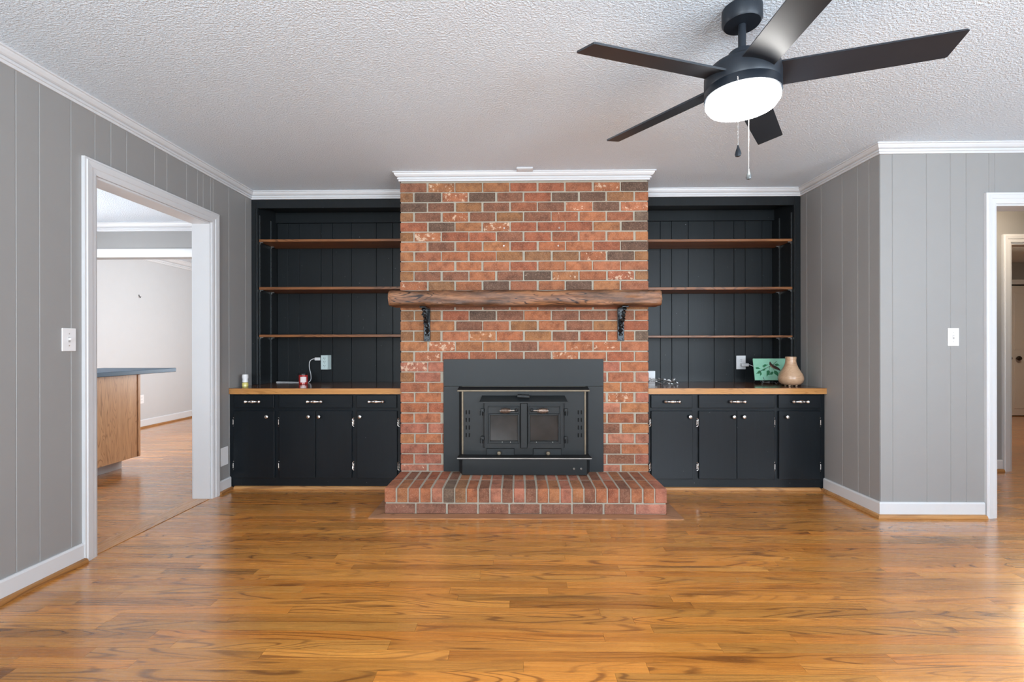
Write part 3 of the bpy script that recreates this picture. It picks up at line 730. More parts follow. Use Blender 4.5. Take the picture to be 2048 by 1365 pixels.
# ------------------------------------------------------------------ mantel beam and iron brackets
bm = bmesh.new(); NS, NK = 140, 36; x0, x1 = -0.932, 1.033; rings = []
ym, zm, hy, hz = 3.502, 1.473, 0.083, 0.059
for i in range(NS + 1):
    t = i / NS; x = x0 + (x1 - x0) * t; ring = []
    e = 1.0
    if i in (0, NS): e = 0.93
    for k in range(NK):
        an = 2 * PI * (k + 0.5) / NK; ca, sa = math.cos(an), math.sin(an)
        r = 1.0 / max((abs(ca) ** 5 + abs(sa) ** 5) ** (1 / 5), 1e-6)
        dx = noise.noise((x * 2.5, ca * 1.2, sa * 1.2 + 3)) * 0.09 + noise.noise((x * 8, ca * 3.2, sa * 3.2)) * 0.055
        y = ym + hy * r * ca * e * (1 + dx); z = zm + hz * r * sa * e * (1 + dx)
        y = min(y, YCH - 0.004)
        if sa < -0.5: z = max(z, zm - hz)
        skew = 0.012 * (y - ym) / hy if i == 0 else 0
        ring.append(bm.verts.new((x + skew + (noise.noise((y * 30, z * 30, t)) * 0.006 if i in (0, NS) else 0), y, z)))
    rings.append(ring)
for a, b in zip(rings, rings[1:]):
    for k in range(NK): bm.faces.new((a[k], b[k], b[(k + 1) % NK], a[(k + 1) % NK]))
bm.faces.new(rings[0]); bm.faces.new(rings[-1])
tag(obj('mantel_beam', bm, 'mantel', None, True), 'rough hewn brown wood mantel beam across the brick chimney', 'mantel')
def bracket(xc, label, tw):
    b = thing('mantel_bracket', (xc, YCH - 0.008, 1.16), label, 'bracket', 'iron brackets under the mantel')
    pl = obj('wall_plate', B(xc - 0.025, xc + 0.025, YCH - 0.012, YCH - 0.0035, 1.162, 1.4135, bev=0.003), 'bracket', b)
    for dx, z in ((-0.015, 1.175), (0.015, 1.175), (-0.014, 1.385), (0.014, 1.385)):
        obj('screw', LA([(0.005, 0), (0.004, 0.003), (0, 0.0035)], (xc + dx, YCH - 0.0121, z), (0, -1, 0), 8), 'iron_dark', pl)
    obj('arm', B(xc - 0.025, xc + 0.025, YCH - 0.172, YCH - 0.0125, 1.404, 1.4135, bev=0.003), 'bracket', b)
    pts = smooth_path([(xc, YCH - 0.015, 1.205), (xc + 0.004 * tw, YCH - 0.028, 1.235), (xc, YCH - 0.036, 1.275), (xc - 0.003 * tw, YCH - 0.060, 1.318), (xc, YCH - 0.098, 1.352), (xc + 0.003 * tw, YCH - 0.128, 1.375), (xc, YCH - 0.150, 1.401)], 6)
    rr = [0.011 + 0.0055 * math.sin(i * 1.15) for i in range(len(pts))]
    obj('scroll_brace', TU(pts, rr, 8), 'bracket', b, True)
    for (y, z, s) in ((YCH - 0.040, 1.262, 1), (YCH - 0.060, 1.30, -1), (YCH - 0.090, 1.33, 1), (YCH - 0.125, 1.36, -1)):
        bm = bmesh.new(); lathe(bm, [(0, -0.016), (0.008, -0.008), (0.0095, 0), (0.006, 0.010), (0, 0.018)], (xc + 0.007 * s, y, z), (0.5 * s, -0.6, -0.5), 8, 0.5)
        obj('leaf_scroll', bm, 'bracket', b, True)
bracket(-0.692, 'black cast iron scroll bracket under the mantel on the candle side', 1)
bracket(0.774, 'black cast iron scroll bracket under the mantel on the bird tile side', -1)
for i, (x, z) in enumerate(((-0.105, 2.020), (-0.108, 1.886), (0.312, 2.020), (0.304, 1.885))):
    o = LA([(0.006, 0), (0.006, 0.004), (0.003, 0.004), (0.003, 0.001), (0, 0.001)], (x, YCH - 0.0005, z), (0, -1, 0), 12)
    tag(obj('wall_anchor', o, 'steel'), 'tiny round metal screw anchor in the brick, ' + ('closer to the crown, on the candle side', 'closer to the mantel, on the candle side', 'closer to the crown, on the vase side', 'closer to the mantel, on the vase side')[i], 'screw', 'screw anchors in the brick')

# ------------------------------------------------------------------ bookcases
def bookcase(name, xa, xb, wall_side, label, grooves, shelves_z, side_word):
    """xa..xb: clear opening; wall_side -1 = outer side on the left"""
    bc = thing(name, ((xa + xb) / 2, YA, ZC), label, 'bookcase')
    ow = XL if wall_side < 0 else XR
    zt, zb = 2.376, ZC + 0.001
    sx0, sx1 = (XL + 0.0005, xa) if wall_side < 0 else (xb, XR - 0.0005)
    obj('side_panel', B(sx0, sx1, YA + 0.021, YB - 0.001, zb, zt), 'dark_wall', bc)
    obj('stile', B(sx0, sx1, YA, YA + 0.02, zb, zt, bev=0.002), 'dark_wall', bc)
    q = sx1 if wall_side < 0 else sx0
    obj('stile_bead', B(q - 0.012 if wall_side < 0 else q, q if wall_side < 0 else q + 0.012, YA - 0.008, YA - 0.0005, zb, 2.30, bev=0.003), 'dark_wall', bc)
    h0, h1 = (xa, CX0 - 0.001) if wall_side < 0 else (CX1 + 0.001, xb)
    obj('header', B(h0, h1, YA, YA + 0.02, 2.303, zt, bev=0.002), 'dark_wall', bc)
    obj('top_panel', B(h0, h1, YA + 0.021, YB - 0.014, 2.352, zt), 'dark_wall', bc)
    obj('cleat', B(h0, h1, YB - 0.034, YB - 0.013, 2.255, 2.351, bev=0.002), 'dark_wall', bc)
    gs = [h0] + grooves + [h1]
    for a, b in zip(gs, gs[1:]): board(bc, 'x', YB - 0.001, -1, a + 0.0007, b - 0.0007, zb, 2.351, 'dark_wall', t=0.011, ch=0.0026, name='back_board')
    wx = xa if wall_side < 0 else xb; sgn = 1 if wall_side < 0 else -1
    cxx = CX0 if wall_side < 0 else CX1
    for y in (4.04, 4.225):
        a, b = sorted((wx + sgn * 0.0006, wx + sgn * 0.005))
        s_ = obj('shelf_standard', B(a, b, y - 0.0075, y + 0.0075, zb, 2.25), 'standard', bc)
        bm = bmesh.new()
        for i in range(28):
            z = zb + 0.03 + i * 0.05
            a2, b2 = sorted((wx + sgn * 0.005, wx + sgn * 0.0054)); box(bm, a2, b2, y - 0.003, y + 0.003, z, z + 0.014)
        o = obj('slots', bm, 'dark_hole', s_); o['kind'] = 'stuff'
        a, b = sorted((cxx - sgn * 0.0006, cxx - sgn * 0.005))
    for i, (z, th_) in enumerate(shelves_z):
        a, b = (xa + 0.006, CX0 - 0.004) if wall_side < 0 else (CX1 + 0.004, xb - 0.006)
        t = thing('wooden_shelf', ((a + b) / 2, YA + 0.02, z), ('top', 'middle', 'bottom')[i] + ' brown wooden shelf in the black bookcase ' + side_word, 'shelf', 'wooden bookcase shelves')
        obj('board', B(a, b, YA + 0.012, YB - 0.036 if i == 0 else YB - 0.013, z, z + th_, bev=0.0015), 'shelf', t)
        for y in (4.04, 4.225):
            p, q2 = sorted((wx + sgn * 0.0062, wx + sgn * 0.030))
            bm = B(p, q2, y - 0.006, y + 0.006, z - 0.006, z - 0.0006)
            p, q2 = sorted((wx + sgn * 0.0062, wx + sgn * 0.010)); box(bm, p, q2, y - 0.006, y + 0.006, z - 0.018, z - 0.006)
            obj('shelf_clip', bm, 'steel', t)
    return bc
bookcase('built_in_bookcase', -2.22, CX0, -1, 'black built in bookcase above the counter with the candle', [-2.12, -2.017, -1.815, -1.708, -1.533, -1.303, -1.152], ((2.020, 0.021), (1.611, 0.022), (1.205, 0.021)), 'above the candle')
bookcase('built_in_bookcase', CX1, 2.31, 1, 'black built in bookcase above the counter with the bird tile', [1.295, 1.399, 1.549, 1.782, 1.962, 2.063, 2.215], ((2.003, 0.021), (1.598, 0.021), (1.194, 0.017)), 'above the bird tile')

# ------------------------------------------------------------------ base cabinets
def pull(parent, xc, z, y):
    bm = bmesh.new(); s = 0.068
    lathe(bm, [(a * 1.4, b) for a, b in [(0.0, -s), (0.006, -s + 0.004), (0.010, -s + 0.013), (0.0085, -s + 0.022), (0.004, -s + 0.029), (0.0045, -0.028), (0.0075, -0.020), (0.0065, -0.016), (0.009, -0.011), (0.0095, 0.0), (0.009, 0.011), (0.0065, 0.016), (0.0075, 0.020), (0.0045, 0.028), (0.004, s - 0.029), (0.0085, s - 0.022), (0.010, s - 0.013), (0.006, s - 0.004), (0.0, s)]], (xc, y - 0.022, z), (1, 0, 0), 12)
    for sx in (-1, 1): lathe(bm, [(0.006, 0), (0.0045, 0.008), (0.005, 0.016)], (xc + sx * (s - 0.015), y, z), (0, -1, 0), 10)
    return obj('handle', bm, 'nickel', parent, True)
def knob(parent, x, z, y):
    return obj('knob', LA([(0.007, 0), (0.005, 0.006), (0.0055, 0.010), (0.013, 0.015), (0.0155, 0.020), (0.013, 0.026), (0.006, 0.029), (0.0, 0.0295)], (x, y, z), (0, -1, 0), 18), 'nickel', parent, True)
def hinge(parent, x, z, y, s):
    bm = bmesh.new()
    pts = smooth_path([(x - s * 0.004, y - 0.001, z + 0.034), (x + s * 0.008, y - 0.003, z + 0.024), (x + s * 0.006, y - 0.003, z + 0.008), (x + s * 0.009, y - 0.003, z), (x + s * 0.006, y - 0.003, z - 0.008), (x + s * 0.008, y - 0.003, z - 0.024), (x - s * 0.004, y - 0.001, z - 0.034)], 4)
    tube(bm, pts, 0.0036, 6)
    lathe(bm, [(0.0, -0.022), (0.0042, -0.020), (0.0042, 0.020), (0.0, 0.022)], (x - s * 0.003, y - 0.004, z), (0, 0, 1), 10)
    return obj('hinge', bm, 'nickel', parent, True)
def cabinet(x0, x1, drawers, doors, label, side):
    c = thing('base_cabinet', ((x0 + x1) / 2, YCAB, 0), label, 'cabinet')
    obj('body', B(x0, x1, YCAB, YB - 0.02, 0.078, 0.7505), 'dark', c)
    obj('plinth', B(x0, x1, YCAB + 0.006, YB - 0.02, 0.001, 0.0775), 'dark_x', c)
    yf = YCAB - 0.018
    for a, b in drawers:
        d = obj('drawer', B(a, b, yf, YCAB - 0.0005, 0.643, 0.744, bev=0.0025), 'dark_x', c)
        pull(d, (a + b) / 2 if abs((a + b) / 2 - 2.165) > 0.01 else 2.162, 0.694, yf - 0.0003)
    for a, b, kx, hx, s in doors:
        d = obj('door', B(a, b, yf, YCAB - 0.0005, 0.094, 0.620, bev=0.0025), 'dark', c)
        knob(d, kx, 0.577, yf - 0.0003)
        for z in (0.531, 0.188): hinge(d, hx, z, YCAB - (0.0 if abs(hx) > 0 else 0), s)
    return c
cabinet(XL + 0.001, CX0 - 0.001, [(-2.230, -1.915), (-1.874, -1.299), (-1.263, -0.948)],
        [(-2.232, -1.912, -1.962, -2.241, 1), (-1.873, -1.587, -1.634, -1.881, 1), (-1.583, -1.302, -1.552, -1.293, -1), (-1.262, -0.945, -1.232, -0.937, -1)],
        'long black base cabinet under the counter that carries the candle', 'left')
cabinet(CX1 + 0.001, XR - 0.001, [(1.027, 1.344), (1.394, 1.975), (2.005, 2.326)],
        [(1.028, 1.347, 1.322, 1.020, 1), (1.394, 1.684, 1.657, 1.386, 1), (1.686, 1.971, 1.734, 1.979, -1), (2.007, 2.322, 2.062, 2.330, -1)],
        'long black base cabinet under the counter that carries the bird tile', 'right')
for i, (a, b) in enumerate(((XL + 0.036, CX0 - 0.09), (CX1 + 0.09, XR - 0.036))):
    bm = PR([(YCAB + 0.0055, 0.001), (YCAB - 0.014, 0.001), (YCAB - 0.014, 0.010), (YCAB - 0.008, 0.022), (YCAB + 0.0055, 0.026)], a, b, 0)
    struct('trim_%d' % (9 + i), bm, 'shoe', ('oak shoe moulding at the foot of the left base cabinet', 'oak shoe moulding at the foot of the right base cabinet')[i])
def counter(x0, x1, rnd, label):
    c = thing('countertop', ((x0 + x1) / 2, YCF, ZC), label, 'countertop')
    r = 0.05
    if rnd < 0: pts = [(x0, YB - 0.014), (x1, YB - 0.014), (x1, YCF), (x0 + r, YCF)] + [(x0 + r - r * math.sin(t * PI / 10) , YCF + r * 0.35 * (1 - math.cos(t * PI / 10))) for t in range(1, 6)]
    else: pts = [(x0, YB - 0.014), (x1, YB - 0.014), (x1, YCF), (x0, YCF)]
    obj('edge_band', PR(pts, 0.7515, ZC - 0.003, 2), 'counter', c)
    obj('top_sheet', PR(pts, ZC - 0.0028, ZC, 2), 'counter_top', c)
counter(XL + 0.001, CX0 - 0.001, -1, 'oak edged counter with a rounded end carrying the red candle')
counter(CX1 + 0.001, XR - 0.001, 1, 'oak edged counter carrying the bird tile and vase')

# ------------------------------------------------------------------ things on the left counter
t = thing('jar_candle', (-1.863, 4.081, ZC), 'small red jar candle with a black lid on the counter', 'candle')
cx, cy = -1.863, 4.081
obj('jar', LA([(0.033, 0.0005), (0.037, 0.004), (0.038, 0.074), (0.036, 0.080), (0.0, 0.080)], (cx, cy, ZC), seg=28), 'red_jar', t, True)
obj('lid', LA([(0.039, 0.0805), (0.0395, 0.090), (0.037, 0.094), (0, 0.094)], (cx, cy, ZC), seg=28), 'black_plastic', t, True)
bm = bmesh.new(); a0 = math.atan2(-cy, -cx); vs = []
for k in range(9):
    an = a0 + (k - 4) * 0.165; vs.append([bm.verts.new((cx + r * math.cos(an), cy + r * math.sin(an), ZC + z)) for r, z in ((0.0384, 0.018), (0.0384, 0.064), (0.0378, 0.064), (0.0378, 0.018))])
for a, b in zip(vs, vs[1:]):
    for i in range(4): bm.faces.new((a[i], a[(i + 1) % 4], b[(i + 1) % 4], b[i]))
bm.faces.new(vs[0]); bm.faces.new(vs[-1])
obj('paper_label', bm, 'label', t)
t = thing('air_freshener', (-2.205, 3.795, ZC), 'small white capped air freshener with yellow oil at the counter end', 'air freshener')
cx, cy = -2.205, 3.795
obj('oil_bottle', LA([(0.020, 0.0005), (0.0235, 0.004), (0.0235, 0.026), (0.020, 0.036), (0.0, 0.036)], (cx, cy, ZC), seg=20), 'oil', t, True)
bm = bmesh.new(); lathe(bm, [(0.017, 0.0365), (0.022, 0.040), (0.020, 0.060), (0.024, 0.078), (0.0225, 0.100), (0.018, 0.103), (0, 0.103)], (cx, cy, ZC), seg=16)
obj('cap', bm, 'plastic', t, True)
# power tap on the back boards
t = thing('power_tap', (-1.767, YB - 0.02, 0.914), 'pale multi socket power tap plugged in above the red candle', 'power adapter')
yb = YB - 0.0016
obj('body', PR([(-1.812, yb), (-1.722, yb), (-1.736, yb - 0.045), (-1.798, yb - 0.045)], 0.914, 1.044, 2), 'teal_plastic', t)
bm = bmesh.new()
for z in (0.945, 0.979, 1.013):
    for dx in (-0.007, 0.005): box(bm, -1.767 + dx, -1.767 + dx + 0.003, yb - 0.0462, yb - 0.0452, z, z + 0.010)
    lathe(bm, [(0.0025, 0), (0.0025, 0.001), (0, 0.001)], (-1.7665, yb - 0.0452, z - 0.006), (0, -1, 0), 8)
obj('socket_slots', bm, 'dark_hole', t)
t = thing('charger_cable', (-1.84, 4.25, ZC), 'white charger plug and cable running from the power tap along the counter', 'cable')
obj('plug', B(-1.862, -1.8125, yb - 0.035, yb - 0.008, 0.996, 1.024, bev=0.004, seg=2), 'plastic', t)
cp = [(-1.864, yb - 0.022, 1.010), (-1.885, yb - 0.024, 1.008), (-1.908, yb - 0.030, 0.985), (-1.902, yb - 0.05, 0.93), (-1.880, yb - 0.07, 0.87), (-1.872, yb - 0.09, 0.825), (-1.886, yb - 0.11, 0.8025), (-1.93, yb - 0.12, 0.8022), (-2.02, yb - 0.085, 0.8022), (-2.12, yb - 0.07, 0.8022), (-2.165, yb - 0.07, 0.8022)]
obj('cord', TU(smooth_path(cp, 7), 0.0033, 7), 'plastic', t, True)
obj('connector', B(-2.195, -2.164, yb - 0.076, yb - 0.064, ZC + 0.0006, ZC + 0.008, bev=0.002), 'plastic', t)

# ------------------------------------------------------------------ things on the right counter
def outlet(name, axis, pos, n, s, z, label, cat='outlet', blank=False, toggle=False, hw=0.0365, hh=0.060):
    root = thing(name, (s, pos, z) if axis == 'x' else (pos, s, z), label, cat)
    def bx(a, b, t0, t1, c, d, bev=0.0):
        p, q = sorted((pos + n * t0, pos + n * t1))
        return B(a, b, p, q, c, d, bev=bev) if axis == 'x' else B(p, q, a, b, c, d, bev=bev)
    pl = obj('plate', bx(s - hw, s + hw, 0.0005, 0.006, z - hh, z + hh, 0.002), 'plastic', root)
    ax = (0, n, 0) if axis == 'x' else (n, 0, 0)
    def at(ds, t, dz): return (s + ds, pos + n * t, z + dz) if axis == 'x' else (pos + n * t, s + ds, z + dz)
    if toggle:
        obj('switch_toggle', bx(s - 0.0045, s + 0.0045, 0.006, 0.018, z - 0.002, z + 0.009, 0.001), 'plastic', root)
        obj('slot', bx(s - 0.0055, s + 0.0055, 0.0058, 0.0066, z - 0.013, z + 0.013), 'grey_kick', pl)
        for dz in (-0.03, 0.03): obj('screw', LA([(0.003, 0), (0.002, 0.0012), (0, 0.0013)], at(0, 0.006, dz), ax, 8), 'steel', pl)
    elif not blank:
        for dz in (-0.020, 0.020):
            f = obj('socket', LA([(0.0165, 0), (0.0165, 0.0015), (0, 0.0015)], at(0, 0.006, dz), ax, 18), 'plastic', root)
            bm = bmesh.new()
            for ds in (-0.0065, 0.0045):
                q = bx(s + ds, s + ds + 0.0022, 0.0074, 0.0080, z + dz, z + dz + 0.009)
                me = bpy.data.meshes.new('t'); q.to_mesh(me); q.free(); bm.from_mesh(me); bpy.data.meshes.remove(me)
            lathe(bm, [(0.0025, 0), (0.0025, 0.0006), (0, 0.0006)], at(0, 0.0074, dz - 0.007), ax, 8)
            obj('slots', bm, 'dark_hole', f)
    return root
outlet('wall_outlet', 'x', YB - 0.001, -1, 2.022, 0.973, 'white outlet plate on the black boards beside the bird tile', hw=0.042, hh=0.062)
t = thing('phone_charger', (2.03, YB - 0.03, 0.95), 'white charger block plugged into the outlet beside the bird tile', 'charger')
obj('block', B(2.010, 2.072, YB - 0.052, YB - 0.0095, 0.938, 0.966, bev=0.004, seg=2), 'plastic', t)
obj('cord', TU(smooth_path([(2.073, YB - 0.032, 0.952), (2.09, YB - 0.032, 0.951), (2.12, YB - 0.05, 0.93), (2.16, YB - 0.07, 0.86), (2.19, YB - 0.06, 0.803), (2.24, YB - 0.08, 0.8022)], 6), 0.0028, 6), 'plastic', t, True)
# bird tile on a wire easel
TW, TH, TT = 0.285, 0.188, 0.009
t = thing('bird_tile', (2.155, 4.075, 0.828), 'mint green tile painted with a brown bird on a leafy branch', 'tile')
tilt = Matrix.Translation((2.158, 4.070, 0.830)) @ Matrix.Rotation(0.03, 4, 'Z') @ Matrix.Rotation(-0.20, 4, 'X')
def tl(bm): bmesh.ops.transform(bm, matrix=tilt, verts=bm.verts[:]); return bm
obj('tile_body', tl(B(-TW / 2, TW / 2, 0, TT, 0, TH, bev=0.002)), 'tile', t)
def tp(u, v): return ((u - 1150) / 353 * TW - TW / 2, (312 - v) / 224 * TH)
def flat(name, uv, m, d=0.0012, parent=t):
    return obj(name, tl(PR([(a, b) for a, b in (tp(u, v) for u, v in uv)], -d, -0.0002, 1)), m, parent)
bm = bmesh.new()
def br(us, r):
    tube(bm, [(*[tp(u, v)[0]], -0.0006, tp(u, v)[1]) for u, v in us], r, 6)
br([(1185, 240), (1230, 208), (1280, 190), (1322, 168), (1360, 150), (1405, 116)], 0.0016)
br([(1280, 190), (1255, 182), (1240, 160)], 0.0012); br([(1322, 168), (1310, 215), (1330, 245)], 0.0012)
br([(1230, 208), (1215, 235), (1212, 258)], 0.0010); br([(1360, 150), (1395, 155)], 0.0010); br([(1350, 185), (1378, 225)], 0.0010)
obj('branch', tl(bm), 'bird', t)
def leaf(u, v, l, wd, an):
    pts = []; l *= 1.2; wd *= 1.2
    for k in range(12):
        a = 2 * PI * k / 12; x = math.cos(a) * l; y = math.sin(a) * wd * (0.55 + 0.45 * math.cos(a) * -1 if math.cos(a) > 0 else 1)
        pts.append((u + x * math.cos(an) - y * math.sin(an), v + x * math.sin(an) + y * math.cos(an)))
    flat('leaf', pts, 'leaf')
for a in ((1196, 190, 24, 10, 0.2), (1192, 232, 26, 13, 2.6), (1214, 250, 18, 10, 1.9), (1277, 160, 26, 11, -0.3), (1291, 243, 30, 17, 2.0), (1328, 243, 24, 12, 2.6), (1386, 248, 32, 18, 1.0), (1408, 156, 24, 12, 0.1), (1250, 205, 20, 9, 2.7), (1385, 185, 20, 9, 0.6)): leaf(*a)
bd = flat('bird', [(1320, 150), (1322, 132), (1330, 118), (1337, 132), (1348, 146), (1368, 160), (1395, 172), (1420, 190), (1432, 210), (1425, 215), (1400, 205), (1372, 196), (1345, 184), (1328, 170)], 'bird', 0.002)
flat('breast', [(1324, 152), (1334, 158), (1350, 178), (1380, 196), (1345, 184), (1330, 171)], 'bird_breast', 0.0026, bd)
e = thing('tile_easel', (2.158, 4.08, ZC), 'small bent wire easel holding the green bird tile', 'stand')
bm = bmesh.new()
for dx in (-0.085, 0.075):
    x = 2.158 + dx
    tube(bm, smooth_path([(x, 4.046, 0.858), (x + 0.004, 4.038, 0.836), (x, 4.046, 0.818), (x, 4.075, 0.812), (x, 4.090, 0.822)], 5), 0.0022, 6)
    tube(bm, smooth_path([(x, 4.075, 0.812), (x + 0.006, 4.06, 0.803), (x, 4.05, 0.8005)], 4), 0.0022, 6)
    tube(bm, [(x, 4.088, 0.818), (x, 4.128, 0.97)], 0.0022, 6); tube(bm, [(x, 4.110, 0.90), (x, 4.205, 0.8005)], 0.0022, 6)
tube(bm, smooth_path([(2.158 - 0.085, 4.075, 0.812), (2.158 + 0.01, 4.060, 0.815), (2.158 + 0.03, 4.055, 0.803), (2.158 + 0.05, 4.06, 0.815), (2.158 + 0.075, 4.075, 0.812)], 6), 0.0022, 6)
tube(bm, [(2.073, 4.128, 0.96), (2.233, 4.128, 0.96)], 0.0022, 6)
obj('wire_frame', bm, 'standard', e, True)
# turned wood vase
t = thing('wooden_vase', (2.200, 3.862, ZC), 'pear shaped pale wood vase beside the bird tile', 'vase')
bm = bmesh.new()
prof = [(0.045, 0.010), (0.066, 0.014), (0.084, 0.030), (0.093, 0.055), (0.092, 0.075), (0.083, 0.100), (0.068, 0.125), (0.054, 0.150), (0.044, 0.175), (0.0395, 0.195), (0.0385, 0.212), (0.041, 0.228), (0.040, 0.236), (0.034, 0.237), (0.031, 0.230), (0.031, 0.19), (0.0, 0.185)]
lathe(bm, prof, (2.200, 3.862, ZC), seg=40)
obj('body', bm, 'vase', t, True)
for an in (-2.3, -0.8, 0.8, 2.3): obj('foot', LA([(0.0, 0.0005), (0.008, 0.002), (0.009, 0.011)], (2.200 + 0.040 * math.cos(an), 3.862 + 0.040 * math.sin(an), ZC), seg=10), 'vase', t)
# tangle of fairy lights with battery box
t = thing('battery_box', (1.172, 4.20, ZC), 'small white battery box standing against the chimney side', 'battery box')
obj('case', B(1.135, 1.205, 4.185, 4.225, ZC + 0.0005, 0.905, bev=0.005, seg=2), 'plastic', t)
obj('cover', B(1.142, 1.198, 4.182, 4.1848, 0.812, 0.878, bev=0.001), 'plastic', t)
t = thing('fairy_lights', (1.2, 4.07, ZC), 'tangled string of small silver fairy lights lying on the counter', 'string lights')
rl = random.Random(3); pts = []
for i in range(60):
    f = i / 59; x = 1.065 + 0.27 * (0.5 - 0.5 * math.cos(f * 5 * PI)) + rl.uniform(-0.015, 0.015)
    hmax = 0.045 if x < 1.25 else 0.03
    pts.append((x, 4.07 + rl.uniform(-0.045, 0.045), ZC + 0.006 + rl.random() * hmax))
obj('wire', TU(smooth_path(pts, 3), 0.0016, 5), 'steel', t, True)
for i, p in enumerate(pts[::2]):
    bm = bmesh.new()
    for k in range(3):
        an = rl.random() * 6.28; d = Vector((math.cos(an), math.sin(an), rl.uniform(-0.5, 0.9)))
        lathe(bm, [(0, -0.010), (0.006, 0.0), (0.0, 0.014)], Vector(p) + Vector((0, 0, 0.004)), d, 6)
    obj('bulb', bm, ('plastic', 'chain', 'plastic', 'standard')[i % 4], t)

# ------------------------------------------------------------------ switches, plates, vents
outlet('light_switch', 'y', XL, 1, 2.360, 1.160, 'white toggle switch plate on the left wall beside the kitchen opening', 'light switch', toggle=True, hw=0.037, hh=0.058)
outlet('light_switch', 'x', YC2, -1, 2.836, 1.178, 'white toggle switch plate on the wall beside the hall opening', 'light switch', toggle=True, hw=0.036, hh=0.058)
outlet('blank_plate', 'y', XL, 1, 3.625, 0.277, 'white blank cover plate low on the wall beside the black cabinet', 'wall plate', blank=True, hw=0.045, hh=0.070)
outlet('wall_outlet', 'y', XK, 1, 6.46, 0.40, 'white outlet low on the pale dining wall', hw=0.04, hh=0.06)
t = thing('ceiling_vent', (0.05, 3.52, H - 0.012), 'small white vent grille on the ceiling above the chimney crown', 'vent')
obj('frame', B(-0.010, 0.110, 3.478, 3.542, H - 0.012, H - 0.0005, bev=0.002), 'white', t)
for i in range(4): obj('louvre', B(-0.002, 0.102, 3.484 + i * 0.014, 3.492 + i * 0.014, H - 0.0145, H - 0.0122), 'white', t)
t = thing('wall_hook', (XK, 6.42, 1.80), 'tiny dark metal hook on the pale dining wall', 'hook')
obj('hook_wire', TU(smooth_path([(XK + 0.002, 6.42, 1.84), (XK + 0.008, 6.42, 1.82), (XK + 0.02, 6.42, 1.80), (XK + 0.03, 6.42, 1.815)], 5), 0.004, 6), 'iron_dark', t)

# ------------------------------------------------------------------ kitchen peninsula
t = thing('kitchen_peninsula', (-3.9, 3.4, 0), 'oak panelled kitchen peninsula seen through the cased opening', 'kitchen island')
obj('body', B(-4.2, -3.575, 2.3, 4.385, 0.10, 0.868), 'oak_panel', t)
obj('side_panel', B(-3.5745, -3.556, 2.3, 4.37, 0.10, 0.868), 'oak_panel', t)
obj('corner_post', B(-3.5745, -3.548, 4.3705, 4.40, 0.10, 0.868, bev=0.003), 'oak_panel', t)
obj('toe_kick', B(-4.15, -3.67, 2.35, 4.33, 0.001, 0.0995), 'grey_kick', t)
t2 = obj('countertop', B(-4.25, -3.50, 2.25, 4.80, 0.8685, 0.908, bev=0.004), 'kcounter')
tag(t2, 'dark laminate countertop overhanging the oak kitchen peninsula', 'countertop')

# ------------------------------------------------------------------ bedroom closet doors and lamps
for i, (a, b, kx) in enumerate(((7.21, 7.51, None), (7.515, 7.807, 7.75), (7.815, 8.107, 7.90), (8.112, 8.41, None))):
    t = thing('closet_door', ((a + b) / 2, 7.65, 0), ('outer leaf of the off white bifold closet door next to the wall edge', 'off white closet door leaf with a bronze knob left of the meeting gap', 'off white closet door leaf with a bronze knob right of the meeting gap', 'outer leaf of the off white bifold closet door near the bedroom corner')[i], 'door', 'bifold closet doors')
    obj('leaf', B(a, b, 7.64, 7.672, 0.012, 2.07, bev=0.003), 'bifold', t)
    for z0, z1 in ((0.12, 0.95), (1.05, 1.95)):
        bm = bmesh.new()
        for q in ((a + 0.05, a + 0.062, z0, z1), (b - 0.062, b - 0.05, z0, z1), (a + 0.062, b - 0.062, z0, z0 + 0.012), (a + 0.062, b - 0.062, z1 - 0.012, z1)): box(bm, q[0], q[1], 7.634, 7.6398, q[2], q[3])
        obj('panel_moulding', bm, 'bifold', t)
    if kx: obj('knob', LA([(0.012, 0), (0.012, 0.01), (0.034, 0.03), (0.038, 0.045), (0.028, 0.06), (0, 0.064)], (kx, 7.6395, 0.92), (0, -1, 0), 16), 'bronze', t, True)
struct('trim_11', B(7.12, 8.5, 7.63, 7.6595, 2.092, 2.165), 'white', 'off white head casing over the closet doors')
def flush_lamp(loc, r, label):
    t = thing('ceiling_lamp', loc, label, 'ceiling lamp')
    obj('base', LA([(r * 0.9, -0.0005), (r * 0.95, -0.02), (0, -0.02)], loc, seg=28), 'white', t)
    obj('glass_dome', LA([(r, -0.0205), (r, -0.035), (r * 0.85, -0.065), (r * 0.5, -0.085), (0, -0.092)], loc, seg=28), 'warm_lamp', t, True)
flush_lamp((4.05, 3.78, H), 0.14, 'round warm flush ceiling lamp in the hall')
flush_lamp((6.55, 5.9, H), 0.22, 'round warm flush ceiling lamp in the bedroom')

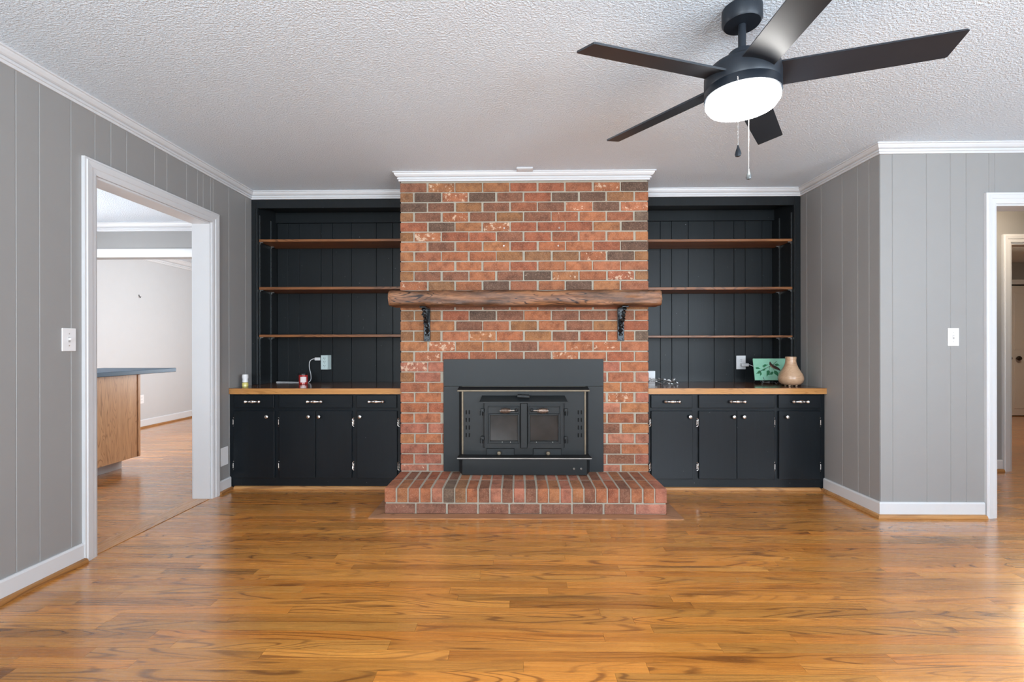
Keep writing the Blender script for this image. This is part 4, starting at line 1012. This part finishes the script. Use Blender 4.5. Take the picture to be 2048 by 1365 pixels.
# ------------------------------------------------------------------ ceiling fan
FX, FY = 0.877, 1.867
t = thing('ceiling_fan', (FX, FY, H), 'black five blade ceiling fan with a lit white bowl and two pull chains', 'ceiling fan')
obj('canopy', LA([(0.073, H - 0.0005), (0.073, H - 0.050), (0.066, H - 0.060), (0.024, H - 0.062), (0, H - 0.062)], (FX, FY, 0), seg=36), 'fan', t, True)
obj('downrod', LA([(0.0145, H - 0.0625), (0.0145, 2.2630)], (FX, FY, 0), seg=18), 'fan', t, True)
obj('motor_housing', LA([(0.0, 2.2760), (0.036, 2.2750), (0.050, 2.2680), (0.055, 2.2530), (0.058, 2.2430), (0.120, 2.2130), (0.134, 2.2000), (0.139, 2.1830), (0.139, 2.1360), (0.136, 2.1300), (0.139, 2.1260), (0.139, 2.0960), (0.130, 2.0920), (0, 2.0920)], (FX, FY, 0), seg=48), 'fan', t, True)
obj('light_bowl', LA([(0.131, 2.0915), (0.135, 2.0860), (0.134, 2.0730), (0.122, 2.0560), (0.09, 2.0440), (0.045, 2.0380), (0, 2.0365)], (FX, FY, 0), seg=48), 'bowl', t, True)
for k in range(5):
    an = math.radians(-18 + 72 * k)
    bm = bmesh.new()
    r0, r1 = 0.085, 0.672; w0, w1 = 0.060, 0.056; th2 = 0.0035
    sk = 0.011
    outline = [(r0, -w0), (r1 + sk - 0.006, -w1), (r1 + sk, -w1 + 0.004), (r1 - sk + 0.006, w1 - 0.004), (r1 - sk, w1), (r0, w0)]
    prism(bm, outline, -th2, th2, 2)
    bmesh.ops.transform(bm, matrix=Matrix.Translation((FX, FY, 2.166)) @ Matrix.Rotation(an, 4, 'Z') @ Matrix.Rotation(math.radians(-15), 4, 'X'), verts=bm.verts[:])
    b = obj('blade', bm, 'blade', t)
def chain(x, y, z0, z1, pl):
    bm = bmesh.new(); z = z0
    while z > z1:
        lathe(bm, [(0, -0.0022), (0.0019, -0.001), (0.0019, 0.001), (0, 0.0022)], (x, y, z), (0, 0, 1), 6); z -= 0.0052
    tube(bm, [(x, y, z0), (x, y, z1)], 0.0006, 4)
    c = obj('pull_chain', bm, 'chain', t)
    obj('pendant', LA([(0, 0.006), (0.003, 0.002), (0.004, -0.004), (0.009, -0.018), (0.0115, -0.030), (0.009, -0.038), (0, -0.041)], (x, y, z1), (0, 0, 1), 14, 0.6), pl, c, True)
chain(FX - 0.074, FY - 0.125, 2.106, 1.853, 'fan')
chain(FX + 0.082, FY + 0.118, 2.106, 1.855, 'standard')
